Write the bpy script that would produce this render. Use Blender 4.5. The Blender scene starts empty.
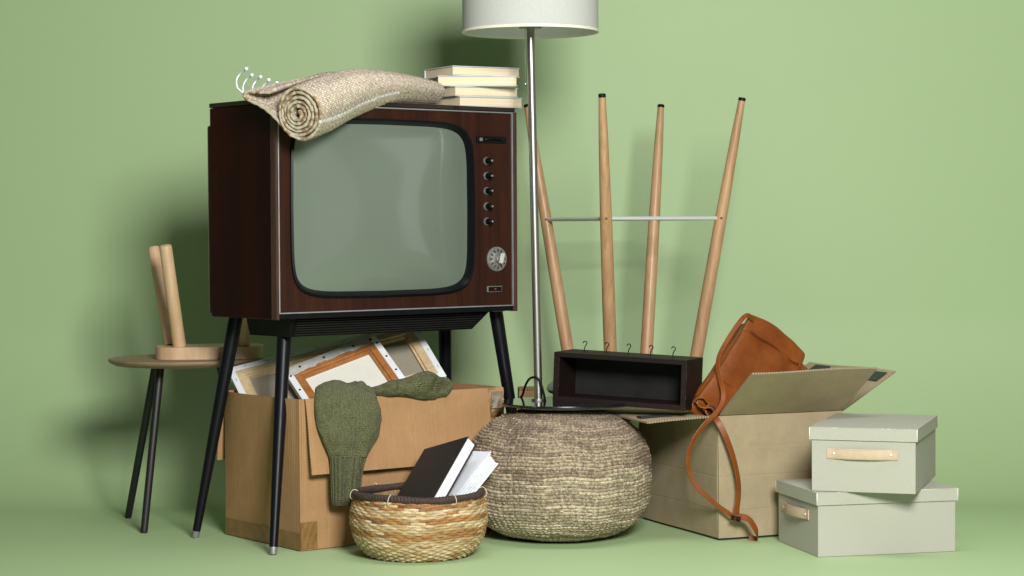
import bpy, bmesh, math, random
import numpy as np
from math import sin, cos, pi, sqrt, radians
from mathutils import Vector, Matrix, noise as mnoise
random.seed(4); rng = np.random.default_rng(4)
S = bpy.context.scene
C = S.collection

# ------------------------------------------------------------------ camera
F, PITCH, ROLL, H = 2104.825, 0.0281732, -0.0055043, 0.8
cd = bpy.data.cameras.new('camera'); cam = bpy.data.objects.new('camera', cd); C.objects.link(cam)
cd.sensor_width = 36.0; cd.lens = F/1024*36; cd.clip_start = .05; cd.clip_end = 60
cam.matrix_world = Matrix.Translation((0, 0, H)) @ Matrix.Rotation(pi/2-PITCH, 4, 'X') @ Matrix.Rotation(ROLL, 4, 'Z')
S.camera = cam
S.view_settings.view_transform = 'Standard'; S.view_settings.look = 'None'
S.view_settings.exposure = 0; S.view_settings.gamma = 1
try: S.cycles.max_bounces = 8
except Exception: pass

# ------------------------------------------------------------------ studio light
W = bpy.data.worlds.new('World'); S.world = W; W.use_nodes = True
W.node_tree.nodes['Background'].inputs[0].default_value = (1, 1, 1, 1)
W.node_tree.nodes['Background'].inputs[1].default_value = .02
def area(name, loc, target, sx, sy, power, col=(1, 1, 1)):
    l = bpy.data.lights.new(name, 'AREA'); l.shape = 'RECTANGLE'; l.size = sx; l.size_y = sy; l.energy = power; l.color = col
    o = bpy.data.objects.new(name, l); C.objects.link(o); o.location = loc
    o.rotation_euler = (Vector(target)-Vector(loc)).to_track_quat('-Z', 'Y').to_euler()
    return o
area('key_softbox', (.66, 1.45, 1.95), (.1, 5.6, .5), .95, .85, 242, (1, .985, .96))
area('added_fill_light', (-2.6, 1.6, 2.3), (0, 5.6, .5), 1.0, 1.6, 3, (.93, .97, 1))  # fill lamp added for dim light and reflections from the left
# two dim strip lights added on the right for upright bands in the picture tube
area('added_strip_light', (4.6, 4.55, 1.25), (0, 5.2, .9), .45, 3.0, 4.2)
area('added_strip_light', (4.4, 3.0, 1.25), (0, 5.2, .9), 1.3, 3.6, 4.6)
ovh = area('added_floor_light', (.35, 4.7, 2.9), (.35, 4.85, 0), 2.4, .8, 8)  # unseen overhead lamp added to brighten the floor
ovh.data.spread = radians(75)

# ------------------------------------------------------------------ helpers
def at(px, py, Y):
    dx, dy = px-512, py-288
    u = dx*cos(ROLL)+dy*sin(ROLL); v = -dx*sin(ROLL)+dy*cos(ROLL)
    a, z = 1.0, -v/F
    d = Vector((u/F, a*cos(PITCH)+z*sin(PITCH), -a*sin(PITCH)+z*cos(PITCH)))
    return Vector((0, 0, H))+d*(Y/d.y)
def meta(o, label=None, cat=None, group=None, kind=None):
    if label: o['label'] = label
    if cat: o['category'] = cat
    if group: o['group'] = group
    if kind: o['kind'] = kind
    return o
def thing(name, label, cat, loc=(0, 0, 0), rz=0, group=None):
    o = bpy.data.objects.new(name, None); C.objects.link(o); o.empty_display_size = .05
    o.location = loc; o.rotation_euler = (0, 0, rz)
    return meta(o, label, cat, group)
def link(name, me, mats, parent=None, smooth=False):
    me.name = name
    o = bpy.data.objects.new(name, me); C.objects.link(o)
    for m in (mats if isinstance(mats, (list, tuple)) else [mats]): me.materials.append(m)
    if parent: o.parent = parent
    if smooth:
        for p in me.polygons: p.use_smooth = True
    return o
def done(name, bm, mats, parent=None, smooth=False, bevel=0, seg=2, sharp=None):
    if bevel:
        bmesh.ops.bevel(bm, geom=list(bm.edges), offset=bevel, segments=seg, affect='EDGES', profile=.6)
    bmesh.ops.recalc_face_normals(bm, faces=bm.faces)
    me = bpy.data.meshes.new(name); bm.to_mesh(me); bm.free()
    o = link(name, me, mats, parent, smooth)
    if sharp and smooth:
        try: me.set_sharp_from_angle(angle=radians(sharp))
        except Exception: pass
    return o
def box(bm, x0, x1, y0, y1, z0, z1, M=None):
    vs = [bm.verts.new(Vector(c)) for c in ((x0,y0,z0),(x1,y0,z0),(x1,y1,z0),(x0,y1,z0),(x0,y0,z1),(x1,y0,z1),(x1,y1,z1),(x0,y1,z1))]
    if M is not None:
        for v in vs: v.co = M @ v.co
    for f in ((0,3,2,1),(4,5,6,7),(0,1,5,4),(1,2,6,5),(2,3,7,6),(3,0,4,7)): bm.faces.new([vs[i] for i in f])
    return vs
def frames(path):
    P = [Vector(p) for p in path]; n = len(P); T = []
    for i in range(n):
        t = (P[min(i+1, n-1)]-P[max(i-1, 0)]); T.append(t.normalized())
    a = Vector((0, 0, 1)) if abs(T[0].z) < .9 else Vector((0, 1, 0))
    N = [(a-T[0]*a.dot(T[0])).normalized()]
    for i in range(1, n):
        v = N[-1]-T[i]*N[-1].dot(T[i]); N.append(v.normalized())
    return P, T, N
def tube(bm, path, r, seg=12, caps=True):
    P, T, N = frames(path); n = len(P)
    R = r if isinstance(r, (list, tuple)) else [r]*n
    rings = []
    for p, t, nn, rr in zip(P, T, N, R):
        b = t.cross(nn)
        rings.append([bm.verts.new(p+(nn*cos(2*pi*k/seg)+b*sin(2*pi*k/seg))*rr) for k in range(seg)])
    for a, b in zip(rings, rings[1:]):
        for k in range(seg): bm.faces.new((a[k], a[(k+1) % seg], b[(k+1) % seg], b[k]))
    if caps: bm.faces.new(rings[0][::-1]); bm.faces.new(rings[-1])
def spline(pts, n=8):
    P = [Vector(p) for p in pts]; out = []
    for i in range(len(P)-1):
        a, b, c, d = P[max(i-1, 0)], P[i], P[i+1], P[min(i+2, len(P)-1)]
        for k in range(n):
            t = k/n
            out.append(.5*((2*b)+(c-a)*t+(2*a-5*b+4*c-d)*t*t+(3*b-a-3*c+d)*t**3))
    out.append(P[-1]); return out
def lathe(bm, prof, seg=48, close=False, cx=0, cy=0):
    rings = []
    for r, z in prof:
        rings.append([bm.verts.new((cx+r*cos(2*pi*k/seg), cy+r*sin(2*pi*k/seg), z)) for k in range(seg)] if r > 1e-6 else [bm.verts.new((cx, cy, z))])
    prs = list(zip(rings, rings[1:]))
    if close: prs.append((rings[-1], rings[0]))
    for a, b in prs:
        for k in range(seg):
            j = (k+1) % seg
            if len(a) == 1 and len(b) > 1: bm.faces.new((a[0], b[j], b[k]))
            elif len(b) == 1 and len(a) > 1: bm.faces.new((a[k], a[j], b[0]))
            elif len(a) > 1: bm.faces.new((a[k], a[j], b[j], b[k]))
def ball(bm, c, r, seg=12, M=None, sc=(1, 1, 1)):
    m = Matrix.Translation(c) @ Matrix.Diagonal((r*sc[0], r*sc[1], r*sc[2], 1))
    bmesh.ops.create_uvsphere(bm, u_segments=seg, v_segments=max(6, seg//2), radius=1, matrix=m if M is None else M @ m)
def prism(bm, poly, depth, M):
    """poly in local xy, extruded along local z from 0 to depth"""
    a = [bm.verts.new(M @ Vector((x, y, 0))) for x, y in poly]; b = [bm.verts.new(M @ Vector((x, y, depth))) for x, y in poly]
    n = len(poly); bm.faces.new(a[::-1]); bm.faces.new(b)
    for i in range(n): bm.faces.new((a[i], a[(i+1) % n], b[(i+1) % n], b[i]))
def grid_mesh(name, P, mats, parent=None, wrap_u=False, wrap_v=False, uv=None, col=None, smooth=True, faces_extra=None):
    """P (n,m,3): n rows (v), m columns (u)"""
    n, m = P.shape[:2]
    I = np.arange(n*m).reshape(n, m)
    rn = n if wrap_v else n-1; rm = m if wrap_u else m-1
    a = I[:rn][:, :rm]; b = np.roll(I, -1, 1)[:rn][:, :rm]; c = np.roll(np.roll(I, -1, 0), -1, 1)[:rn][:, :rm]; d = np.roll(I, -1, 0)[:rn][:, :rm]
    Q = np.stack([a, b, c, d], -1).reshape(-1, 4)
    me = bpy.data.meshes.new(name)
    faces = Q.tolist()
    if faces_extra: faces += faces_extra
    me.from_pydata(P.reshape(-1, 3).tolist(), [], faces)
    if uv is not None:
        l = me.uv_layers.new(name='UVMap'); vi = np.empty(len(me.loops), dtype=np.int32); me.loops.foreach_get('vertex_index', vi)
        l.data.foreach_set('uv', uv.reshape(-1, 2)[vi].astype(np.float32).ravel())
    if col is not None:
        ca = me.color_attributes.new('Col', 'FLOAT_COLOR', 'POINT')
        cc = np.concatenate([col.reshape(-1, 3), np.ones((n*m, 1))], 1).astype(np.float32); ca.data.foreach_set('color', cc.ravel())
    me.update()
    return link(name, me, mats, parent, smooth)
def panel(bm, O, U, V, N, th, nu=1, nv=1, disp=None):
    """closed slab: corner O, edge vectors U and V, outward unit normal N; UV in metres; edge faces use material 1"""
    O, U, V, N = map(Vector, (O, U, V, N)); lu, lv = U.length, V.length
    uvl = bm.loops.layers.uv.verify()
    F_, B_ = [], []
    for j in range(nv+1):
        fr, br = [], []
        for i in range(nu+1):
            s, t = i/nu, j/nv; p = O+U*s+V*t; d = disp(s, t) if disp else 0
            if isinstance(d, Vector): p = p+d
            else: p = p+N*d
            fr.append(bm.verts.new(p)); br.append(bm.verts.new(p-N*th))
        F_.append(fr); B_.append(br)
    def q(vs, uvs, mi):
        f = bm.faces.new(vs); f.material_index = mi
        for l, w in zip(f.loops, uvs): l[uvl].uv = w
    for j in range(nv):
        for i in range(nu):
            w = [(i/nu*lu, j/nv*lv), ((i+1)/nu*lu, j/nv*lv), ((i+1)/nu*lu, (j+1)/nv*lv), (i/nu*lu, (j+1)/nv*lv)]
            q((F_[j][i], F_[j][i+1], F_[j+1][i+1], F_[j+1][i]), w, 0)
            q((B_[j][i], B_[j+1][i], B_[j+1][i+1], B_[j][i+1]), [w[0], w[3], w[2], w[1]], 0)
    for i in range(nu):
        for j in (0, nv):
            w = [(i/nu*lu, 0), ((i+1)/nu*lu, 0), ((i+1)/nu*lu, th), (i/nu*lu, th)]
            q((F_[j][i], F_[j][i+1], B_[j][i+1], B_[j][i]), w, 1)
    for j in range(nv):
        for i in (0, nu):
            w = [(j/nv*lv, 0), ((j+1)/nv*lv, 0), ((j+1)/nv*lv, th), (j/nv*lv, th)]
            q((F_[j][i], F_[j+1][i], B_[j+1][i], B_[j][i]), w, 1)
def slab(name, mats, parent, *a, **k):
    bm = bmesh.new(); panel(bm, *a, **k); return done(name, bm, mats, parent)
def ribbon(bm, path, normals, w, th):
    P = [Vector(p) for p in path]; n = len(P); rings = []
    for i in range(n):
        t = (P[min(i+1, n-1)]-P[max(i-1, 0)]).normalized(); nn = Vector(normals[i]) if not isinstance(normals, Vector) else normals
        nn = (nn-t*nn.dot(t)).normalized(); s = t.cross(nn); ww = w[i] if isinstance(w, (list, tuple)) else w
        rings.append([bm.verts.new(P[i]+s*a*ww/2+nn*b*th/2) for a, b in ((-1,-.6),(-.86,-1),(.86,-1),(1,-.6),(1,.6),(.86,1),(-.86,1),(-1,.6))])
    for a, b in zip(rings, rings[1:]):
        for k in range(8): bm.faces.new((a[k], a[(k+1) % 8], b[(k+1) % 8], b[k]))
    bm.faces.new(rings[0][::-1]); bm.faces.new(rings[-1])

def merge_into(o, bm, m):
    """surface marks (stitches, worn spots) become part of the mesh they sit on"""
    bmesh.ops.recalc_face_normals(bm, faces=bm.faces); me = o.data; k = len(me.materials); me.materials.append(m)
    t = bmesh.new(); t.from_mesh(me); mp = {v: t.verts.new(v.co) for v in bm.verts}
    for f in bm.faces:
        nf = t.faces.new([mp[v] for v in f.verts]); nf.material_index = k; nf.smooth = True
    t.to_mesh(me); t.free(); bm.free()
def separate(name, bm, m, parent, smooth=False, sharp=None):
    """one object for every loose piece"""
    bmesh.ops.recalc_face_normals(bm, faces=bm.faces); bm.verts.index_update(); seen = set(); out = []
    for v in list(bm.verts):
        if v in seen: continue
        st, comp = [v], []; seen.add(v)
        while st:
            a = st.pop(); comp.append(a)
            for e in a.link_edges:
                b = e.other_vert(a)
                if b not in seen: seen.add(b); st.append(b)
        t = bmesh.new(); mp = {q: t.verts.new(q.co) for q in comp}; fs = {f for q in comp for f in q.link_faces}
        for f in fs: t.faces.new([mp[q] for q in f.verts])
        out.append(done(name, t, m, parent, smooth, sharp=sharp))
    bm.free(); return out

# ------------------------------------------------------------------ materials
class NT:
    def __init__(s, name):
        s.m = bpy.data.materials.new(name); s.m.use_nodes = True; s.t = s.m.node_tree; s.b = s.t.nodes['Principled BSDF']
    def n(s, typ, **k):
        nd = s.t.nodes.new('ShaderNode'+typ)
        for a, v in k.items():
            if a in nd.inputs.keys(): nd.inputs[a].default_value = v
            elif hasattr(nd, a): setattr(nd, a, v)
            else: nd.inputs[a.replace('_', ' ')].default_value = v
        return nd
    def l(s, a, b): s.t.links.new(a, b)
def c4(c): return (*c, 1)
def mat(name, col, rough=.5, metal=0, coat=0, spec=.5, var=0, vscale=20, bump=0, bscale=200, stretch=(1, 1, 1), rvar=0, sheen=0, fine=0):
    """surface with fine mottling, roughness variation and micro bump"""
    k = NT(name); b = k.b
    b.inputs['Base Color'].default_value = c4(col); b.inputs['Roughness'].default_value = rough
    b.inputs['Metallic'].default_value = metal; b.inputs['Coat Weight'].default_value = coat; b.inputs['Coat Roughness'].default_value = .08
    b.inputs['Specular IOR Level'].default_value = spec; b.inputs['Sheen Weight'].default_value = sheen
    tc = k.n('TexCoord'); mp = k.n('Mapping'); mp.inputs['Scale'].default_value = stretch; k.l(tc.outputs['Object'], mp.inputs[0])
    if var or rvar:
        no = k.n('TexNoise', Scale=vscale, Detail=6, Roughness=.6); k.l(mp.outputs[0], no.inputs['Vector'])
        if var:
            r = k.n('ValToRGB'); r.color_ramp.elements[0].position = .3; r.color_ramp.elements[1].position = .7
            r.color_ramp.elements[0].color = c4([c*(1-var) for c in col]); r.color_ramp.elements[1].color = c4([min(1, c*(1+var)) for c in col])
            k.l(no.outputs['Fac'], r.inputs[0]); k.l(r.outputs[0], b.inputs['Base Color'])
        if rvar:
            mr = k.n('MapRange'); mr.inputs['To Min'].default_value = max(.02, rough-rvar); mr.inputs['To Max'].default_value = min(1, rough+rvar)
            k.l(no.outputs['Fac'], mr.inputs['Value']); k.l(mr.outputs[0], b.inputs['Roughness'])
    if bump:
        n2 = k.n('TexNoise', Scale=bscale, Detail=4); k.l(mp.outputs[0], n2.inputs['Vector'])
        bp = k.n('Bump', Strength=bump, Distance=.002); k.l(n2.outputs['Fac'], bp.inputs['Height']); k.l(bp.outputs[0], b.inputs['Normal'])
    return k.m
def wood(name, dark, light, scale=(60, 4, 60), rough=.45, coat=0, rings=3, bump=.15, spec=.5, coatr=.1):
    k = NT(name); b = k.b; b.inputs['Roughness'].default_value = rough; b.inputs['Coat Weight'].default_value = coat; b.inputs['Coat Roughness'].default_value = coatr
    b.inputs['Specular IOR Level'].default_value = spec
    tc = k.n('TexCoord'); mp = k.n('Mapping'); mp.inputs['Scale'].default_value = scale; k.l(tc.outputs['Object'], mp.inputs[0])
    a = k.n('TexNoise', Scale=1.0, Detail=8, Roughness=.65, Distortion=.6); k.l(mp.outputs[0], a.inputs['Vector'])
    a2 = k.n('TexNoise', Scale=.22, Detail=3); k.l(mp.outputs[0], a2.inputs['Vector'])
    mx = k.n('Math', operation='MULTIPLY_ADD'); mx.inputs[1].default_value = .6; k.l(a.outputs['Fac'], mx.inputs[0])
    m2 = k.n('Math', operation='MULTIPLY'); m2.inputs[1].default_value = .4; k.l(a2.outputs['Fac'], m2.inputs[0]); k.l(m2.outputs[0], mx.inputs[2])
    r = k.n('ValToRGB'); r.color_ramp.elements[0].position = .36; r.color_ramp.elements[1].position = .64
    r.color_ramp.elements[0].color = c4(dark); r.color_ramp.elements[1].color = c4(light)
    k.l(mx.outputs[0], r.inputs[0]); k.l(r.outputs[0], b.inputs['Base Color'])
    bp = k.n('Bump', Strength=bump, Distance=.001); k.l(a.outputs['Fac'], bp.inputs['Height']); k.l(bp.outputs[0], b.inputs['Normal'])
    return k.m
def cardboard(name, col, flute=.0075, amp=.25, streak=.30):
    k = NT(name); b = k.b; b.inputs['Roughness'].default_value = .85; b.inputs['Specular IOR Level'].default_value = .2
    uv = k.n('TexCoord'); tc = uv
    wv = k.n('TexWave', Scale=.314/flute, Distortion=.12, Detail=1); wv.inputs['Detail Scale'].default_value = .4
    k.l(uv.outputs['UV'], wv.inputs['Vector'])
    # slow streaks along the flutes
    mp = k.n('Mapping'); mp.inputs['Scale'].default_value = (150, .25, 1); k.l(uv.outputs['UV'], mp.inputs[0])
    st = k.n('TexNoise', Scale=1, Detail=4); k.l(mp.outputs[0], st.inputs['Vector'])
    no = k.n('TexNoise', Scale=14, Detail=7, Roughness=.65); k.l(tc.outputs['Object'], no.inputs['Vector'])
    sp = k.n('TexNoise', Scale=420, Detail=2); k.l(tc.outputs['Object'], sp.inputs['Vector'])
    s1 = k.n('Math', operation='MULTIPLY_ADD'); s1.inputs[1].default_value = streak; k.l(st.outputs['Fac'], s1.inputs[0])
    s2 = k.n('Math', operation='MULTIPLY_ADD'); s2.inputs[1].default_value = .55; k.l(no.outputs['Fac'], s2.inputs[0]); k.l(s2.outputs[0], s1.inputs[2])
    s3 = k.n('Math', operation='MULTIPLY'); s3.inputs[1].default_value = .3; k.l(sp.outputs['Fac'], s3.inputs[0]); k.l(s3.outputs[0], s2.inputs[2])
    r = k.n('ValToRGB'); r.color_ramp.elements[0].position = .38; r.color_ramp.elements[1].position = .72
    r.color_ramp.elements[0].color = c4([c*.80 for c in col]); r.color_ramp.elements[1].color = c4([min(1, c*1.1) for c in col])
    k.l(s1.outputs[0], r.inputs[0]); k.l(r.outputs[0], b.inputs['Base Color'])
    ad = k.n('Math', operation='MULTIPLY_ADD'); ad.inputs[1].default_value = .5; k.l(st.outputs['Fac'], ad.inputs[0]); k.l(wv.outputs['Fac'], ad.inputs[2])
    bp = k.n('Bump', Strength=amp, Distance=.0015); k.l(ad.outputs[0], bp.inputs['Height']); k.l(bp.outputs[0], b.inputs['Normal'])
    # torn, fluted edge
    e = NT(name+'_edge'); e.b.inputs['Roughness'].default_value = .95
    u2 = e.n('TexCoord'); w2 = e.n('TexWave', Scale=42, Distortion=2.5, Detail=2); e.l(u2.outputs['UV'], w2.inputs['Vector'])
    r2 = e.n('ValToRGB'); r2.color_ramp.elements[0].position = .35; r2.color_ramp.elements[1].position = .6
    r2.color_ramp.elements[0].color = c4([c*.3 for c in col]); r2.color_ramp.elements[1].color = c4([c*.9 for c in col])
    e.l(w2.outputs['Fac'], r2.inputs[0]); e.l(r2.outputs[0], e.b.inputs['Base Color'])
    return [k.m, e.m]
def vcol(name, rough=.8, bump=.4, bscale=600, var=.25):
    k = NT(name); b = k.b; b.inputs['Roughness'].default_value = rough; b.inputs['Specular IOR Level'].default_value = .25
    a = k.n('Attribute', attribute_name='Col'); tc = k.n('TexCoord')
    no = k.n('TexNoise', Scale=bscale, Detail=3); k.l(tc.outputs['Object'], no.inputs['Vector'])
    mr = k.n('MapRange'); mr.inputs['From Min'].default_value = .3; mr.inputs['From Max'].default_value = .7; mr.inputs['To Min'].default_value = 1-var; mr.inputs['To Max'].default_value = 1+var
    k.l(no.outputs['Fac'], mr.inputs['Value'])
    vm = k.n('VectorMath', operation='SCALE'); k.l(a.outputs['Color'], vm.inputs[0]); k.l(mr.outputs[0], vm.inputs['Scale']); k.l(vm.outputs[0], b.inputs['Base Color'])
    bp = k.n('Bump', Strength=bump, Distance=.0015); k.l(no.outputs['Fac'], bp.inputs['Height']); k.l(bp.outputs[0], b.inputs['Normal'])
    return k.m
def woven(name, cu, cv, lo, hi, rough=.85, bump=.6, slant=.0):
    """vertex colours broken into single stitches of cu x cv metres by white noise over the UVs"""
    k = NT(name); b = k.b; b.inputs['Roughness'].default_value = rough; b.inputs['Specular IOR Level'].default_value = .2
    a = k.n('Attribute', attribute_name='Col'); tc = k.n('TexCoord'); sp = k.n('SeparateXYZ'); k.l(tc.outputs['UV'], sp.inputs[0])
    def mth(op, x, y):
        n = k.n('Math', operation=op)
        for i, v in enumerate((x, y)):
            if v is None: continue
            if isinstance(v, (int, float)): n.inputs[i].default_value = v
            else: k.l(v, n.inputs[i])
        return n.outputs[0]
    v = mth('DIVIDE', sp.outputs['Y'], cv); vr = mth('FLOOR', v, None)
    u = mth('ADD', mth('DIVIDE', sp.outputs['X'], cu), mth('MULTIPLY', vr, .37)); u = mth('ADD', u, mth('MULTIPLY', v, slant)); ur = mth('FLOOR', u, None)
    cb = k.n('CombineXYZ'); k.l(ur, cb.inputs[0]); k.l(vr, cb.inputs[1]); wn = k.n('TexWhiteNoise', noise_dimensions='2D'); k.l(cb.outputs[0], wn.inputs['Vector'])
    fu = mth('SINE', mth('MULTIPLY', mth('FRACT', u, None), 3.14159), None); fv = mth('SINE', mth('MULTIPLY', mth('FRACT', v, None), 3.14159), None)
    hgt = mth('MULTIPLY', mth('POWER', fu, .5), mth('POWER', fv, .5))
    mr = k.n('MapRange'); mr.inputs['To Min'].default_value = lo; mr.inputs['To Max'].default_value = hi; k.l(wn.outputs['Value'], mr.inputs['Value'])
    gap = k.n('MapRange'); gap.inputs['To Min'].default_value = .62; gap.inputs['To Max'].default_value = 1.08; k.l(hgt, gap.inputs['Value'])
    vm = k.n('VectorMath', operation='SCALE'); k.l(a.outputs['Color'], vm.inputs[0]); k.l(mth('MULTIPLY', mr.outputs[0], gap.outputs[0]), vm.inputs['Scale']); k.l(vm.outputs[0], b.inputs['Base Color'])
    bp = k.n('Bump', Strength=bump, Distance=.0015); k.l(mth('ADD', hgt, mth('MULTIPLY', wn.outputs['Value'], .4)), bp.inputs['Height']); k.l(bp.outputs[0], b.inputs['Normal'])
    return k.m
def knit(name, col, su, sv, amp=.6, rib=False):
    k = NT(name); b = k.b; b.inputs['Roughness'].default_value = .95; b.inputs['Specular IOR Level'].default_value = .1; b.inputs['Sheen Weight'].default_value = .05
    uv = k.n('TexCoord')
    w1 = k.n('TexWave', Scale=su, Distortion=1.0, Detail=1); w1.inputs['Detail Scale'].default_value = 1.5; k.l(uv.outputs['UV'], w1.inputs['Vector'])
    w2 = k.n('TexWave', Scale=sv, Distortion=1.5, Detail=1, bands_direction='Y'); k.l(uv.outputs['UV'], w2.inputs['Vector'])
    no = k.n('TexNoise', Scale=260, Detail=4, Roughness=.7); k.l(uv.outputs['Object'], no.inputs['Vector'])
    sp = k.n('TexNoise', Scale=620, Detail=1); k.l(uv.outputs['Object'], sp.inputs['Vector'])
    m = k.n('Math', operation='MULTIPLY_ADD'); m.inputs[1].default_value = (.25 if rib else .8); k.l(w2.outputs['Fac'], m.inputs[0]); k.l(w1.outputs['Fac'], m.inputs[2])
    q = k.n('Math', operation='MULTIPLY_ADD'); q.inputs[1].default_value = 1.3; k.l(sp.outputs['Fac'], q.inputs[0]); k.l(m.outputs[0], q.inputs[2])
    bp = k.n('Bump', Strength=amp, Distance=.004); k.l(q.outputs[0], bp.inputs['Height']); k.l(bp.outputs[0], b.inputs['Normal'])
    ad = k.n('Math', operation='ADD'); k.l(no.outputs['Fac'], ad.inputs[0]); k.l(sp.outputs['Fac'], ad.inputs[1])
    r = k.n('ValToRGB'); r.color_ramp.elements[0].position = .42; r.color_ramp.elements[1].position = .60
    r.color_ramp.elements[0].color = c4([c*.58 for c in col]); r.color_ramp.elements[1].color = c4([c*1.45 for c in col])
    hf = k.n('Math', operation='MULTIPLY'); hf.inputs[1].default_value = .5; k.l(ad.outputs[0], hf.inputs[0]); k.l(hf.outputs[0], r.inputs[0]); k.l(r.outputs[0], b.inputs['Base Color'])
    return k.m

M = {}
M['backdrop'] = mat('backdrop_paint', (.374, .512, .266), .58, var=.02, vscale=1.3, bump=.03, bscale=60, spec=.4)
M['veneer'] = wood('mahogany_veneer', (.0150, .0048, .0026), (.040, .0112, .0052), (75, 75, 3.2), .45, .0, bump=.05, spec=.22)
M['veneer_side_shade'] = wood('mahogany_side_shade', (.004, .0009, .0009), (.024, .0018, .0016), (14, 14, 1.2), .42, .0, bump=.02, spec=.14)  # dark reflection and red glow of the cabinet side put into the colour
M['dark_top'] = wood('dark_top', (.008, .004, .003), (.02, .009, .006), (20, 20, 60), .35, .3, bump=.05)
M['edge_lip'] = wood('worn_lip', (.03, .012, .009), (.09, .04, .03), (80, 80, 5), .4, .2)
M['silver'] = mat('silver_trim', (.42, .44, .45), .4, .7, var=.1, vscale=30, rvar=.1)
M['black_gloss'] = mat('black_gloss', (.0035, .004, .0045), .38, spec=.16, rvar=.05, vscale=25)
M['black_lacquer'] = mat('black_lacquer', (.004, .0045, .0065), .4, coat=.0, bump=.12, bscale=45, rvar=.08, vscale=30, spec=.2)
M['black_plastic'] = mat('black_plastic', (.005, .005, .005), .45, var=.2, spec=.15)
M['black_matte'] = mat('black_matte', (.008, .009, .010), .5)
M['grille'] = mat('grille_plastic', (.011, .010, .008), .5, spec=.3, var=.3, vscale=60)
M['screen'] = mat('picture_tube_glass', (.128, .160, .126), .34, coat=1, var=.04, vscale=3, spec=.6)
M['steel'] = mat('brushed_steel', (.40, .39, .37), .36, 1, var=.08, stretch=(1, 1, .05), vscale=90)
M['chrome'] = mat('chrome', (.78, .79, .80), .42, .55)
M['worn_metal'] = mat('worn_metal', (.26, .255, .235), .5, .6, var=.35, vscale=120)
M['white_metal'] = mat('white_lacquered_wire', (.80, .83, .88), .3)
M['shade'] = mat('linen_shade', (.445, .455, .43), .9, var=.04, vscale=260, bump=.25, bscale=500, stretch=(1, 1, .3), spec=.15)
M['shade_in'] = mat('shade_lining', (.62, .62, .60), .85)
M['beech'] = wood('beech', (.42, .27, .145), (.60, .42, .25), (40, 40, 5), .5, .1)
M['beech_leg'] = wood('oak_leg', (.31, .175, .080), (.50, .305, .155), (90, 90, 7), .5, .05)
M['tabletop'] = wood('brown_tabletop', (.17, .11, .062), (.27, .185, .11), (5, 70, 70), .55)
M['pale_frame'] = wood('pine_stretcher', (.50, .37, .20), (.68, .53, .32), (60, 60, 60), .65)
M['orange_frame'] = wood('varnished_stretcher', (.27, .095, .022), (.44, .19, .055), (60, 60, 60), .5)
M['canvas_white'] = mat('primed_canvas', (.76, .79, .82), .8, var=.04, bump=.3, bscale=500)
M['canvas_raw'] = mat('raw_canvas', (.30, .275, .205), .95, var=.16, vscale=300, bump=.4, bscale=700)
M['canvas_cream'] = mat('cream_canvas_back', (.74, .74, .65), .9, var=.03, vscale=40, bump=.2, bscale=600)
M['canvas_grey'] = mat('torn_canvas', (.47, .46, .43), .9, var=.15, vscale=60, bump=.4, bscale=300)
M['crate'] = wood('ebonised_wood', (.0055, .0029, .0023), (.0155, .0072, .0050), (6, 60, 60), .6, .0, bump=.2, spec=.22)
M['crate_in'] = mat('crate_back', (.012, .0115, .011), .7, var=.35, vscale=14, rvar=.1, spec=.2)
M['crate_worn'] = mat('worn_edge', (.06, .045, .035), .7, var=.5, vscale=90)
M['hook_wire'] = mat('dark_wire', (.03, .026, .022), .35, .8)
M['cover_white'] = mat('book_cover', (.56, .60, .62), .55, var=.06, vscale=40)
M['cover_black'] = mat('black_cover', (.012, .0115, .012), .55, bump=.15, bscale=500, rvar=.08)
M['cover_lightgrey'] = mat('pale_cover', (.74, .77, .82), .55, var=.03)
M['tape'] = mat('brown_tape', (.215, .120, .040), .25, var=.18, vscale=40, bump=.6, bscale=60)
M['torn_card'] = mat('torn_grey_ply', (.23, .20, .145), .9, var=.2, vscale=120, bump=.5, bscale=200)
M['mark'] = mat('dark_green_print', (.030, .045, .028), .8, var=.2, vscale=60)
M['mark_black'] = mat('black_print', (.015, .015, .013), .8, var=.2, vscale=60)
M['box_paper'] = mat('sage_box_paper', (.392, .392, .326), .75, var=.022, vscale=160, bump=.3, bscale=900, spec=.3)
M['box_wear_highlight'] = mat('worn_highlit_paper', (.72, .74, .68), .8, var=.1, vscale=200)
M['tan_strap'] = mat('tan_leather', (.50, .385, .265), .6, var=.06, vscale=60, bump=.2, bscale=500)
M['stitch'] = mat('stitch_thread', (.33, .22, .12), .8)
M['rope_dark'] = mat('dark_wrapped_rim', (.038, .023, .017), .75, var=.4, vscale=120, bump=.6, bscale=220)
M['seat_fabric'] = mat('grey_green_upholstery', (.36, .42, .36), .8, var=.05, vscale=60, bump=.3, bscale=600)
M['pouf'] = woven('woven_seagrass', .0048, .0050, .58, 1.42, slant=.3)
M['basket'] = vcol('woven_straw', .6, .4, 600, .25)
M['rug'] = woven('woven_jute', .0050, .0042, .74, 1.20, .95, 1.0)
M['card_left'] = cardboard('tan_cardboard', (.37, .215, .100), .0075, .22)
M['card_right'] = cardboard('grey_cardboard', (.392, .318, .198), .006, .03, .07)
M['card_small'] = cardboard('brown_cardboard', (.37, .225, .11), .007, .1)
M['knit'] = knit('green_knit', (.122, .130, .060), 100, 78)
M['knit_rib'] = knit('green_rib', (.122, .130, .060), 46, 60, .9, True)
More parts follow.
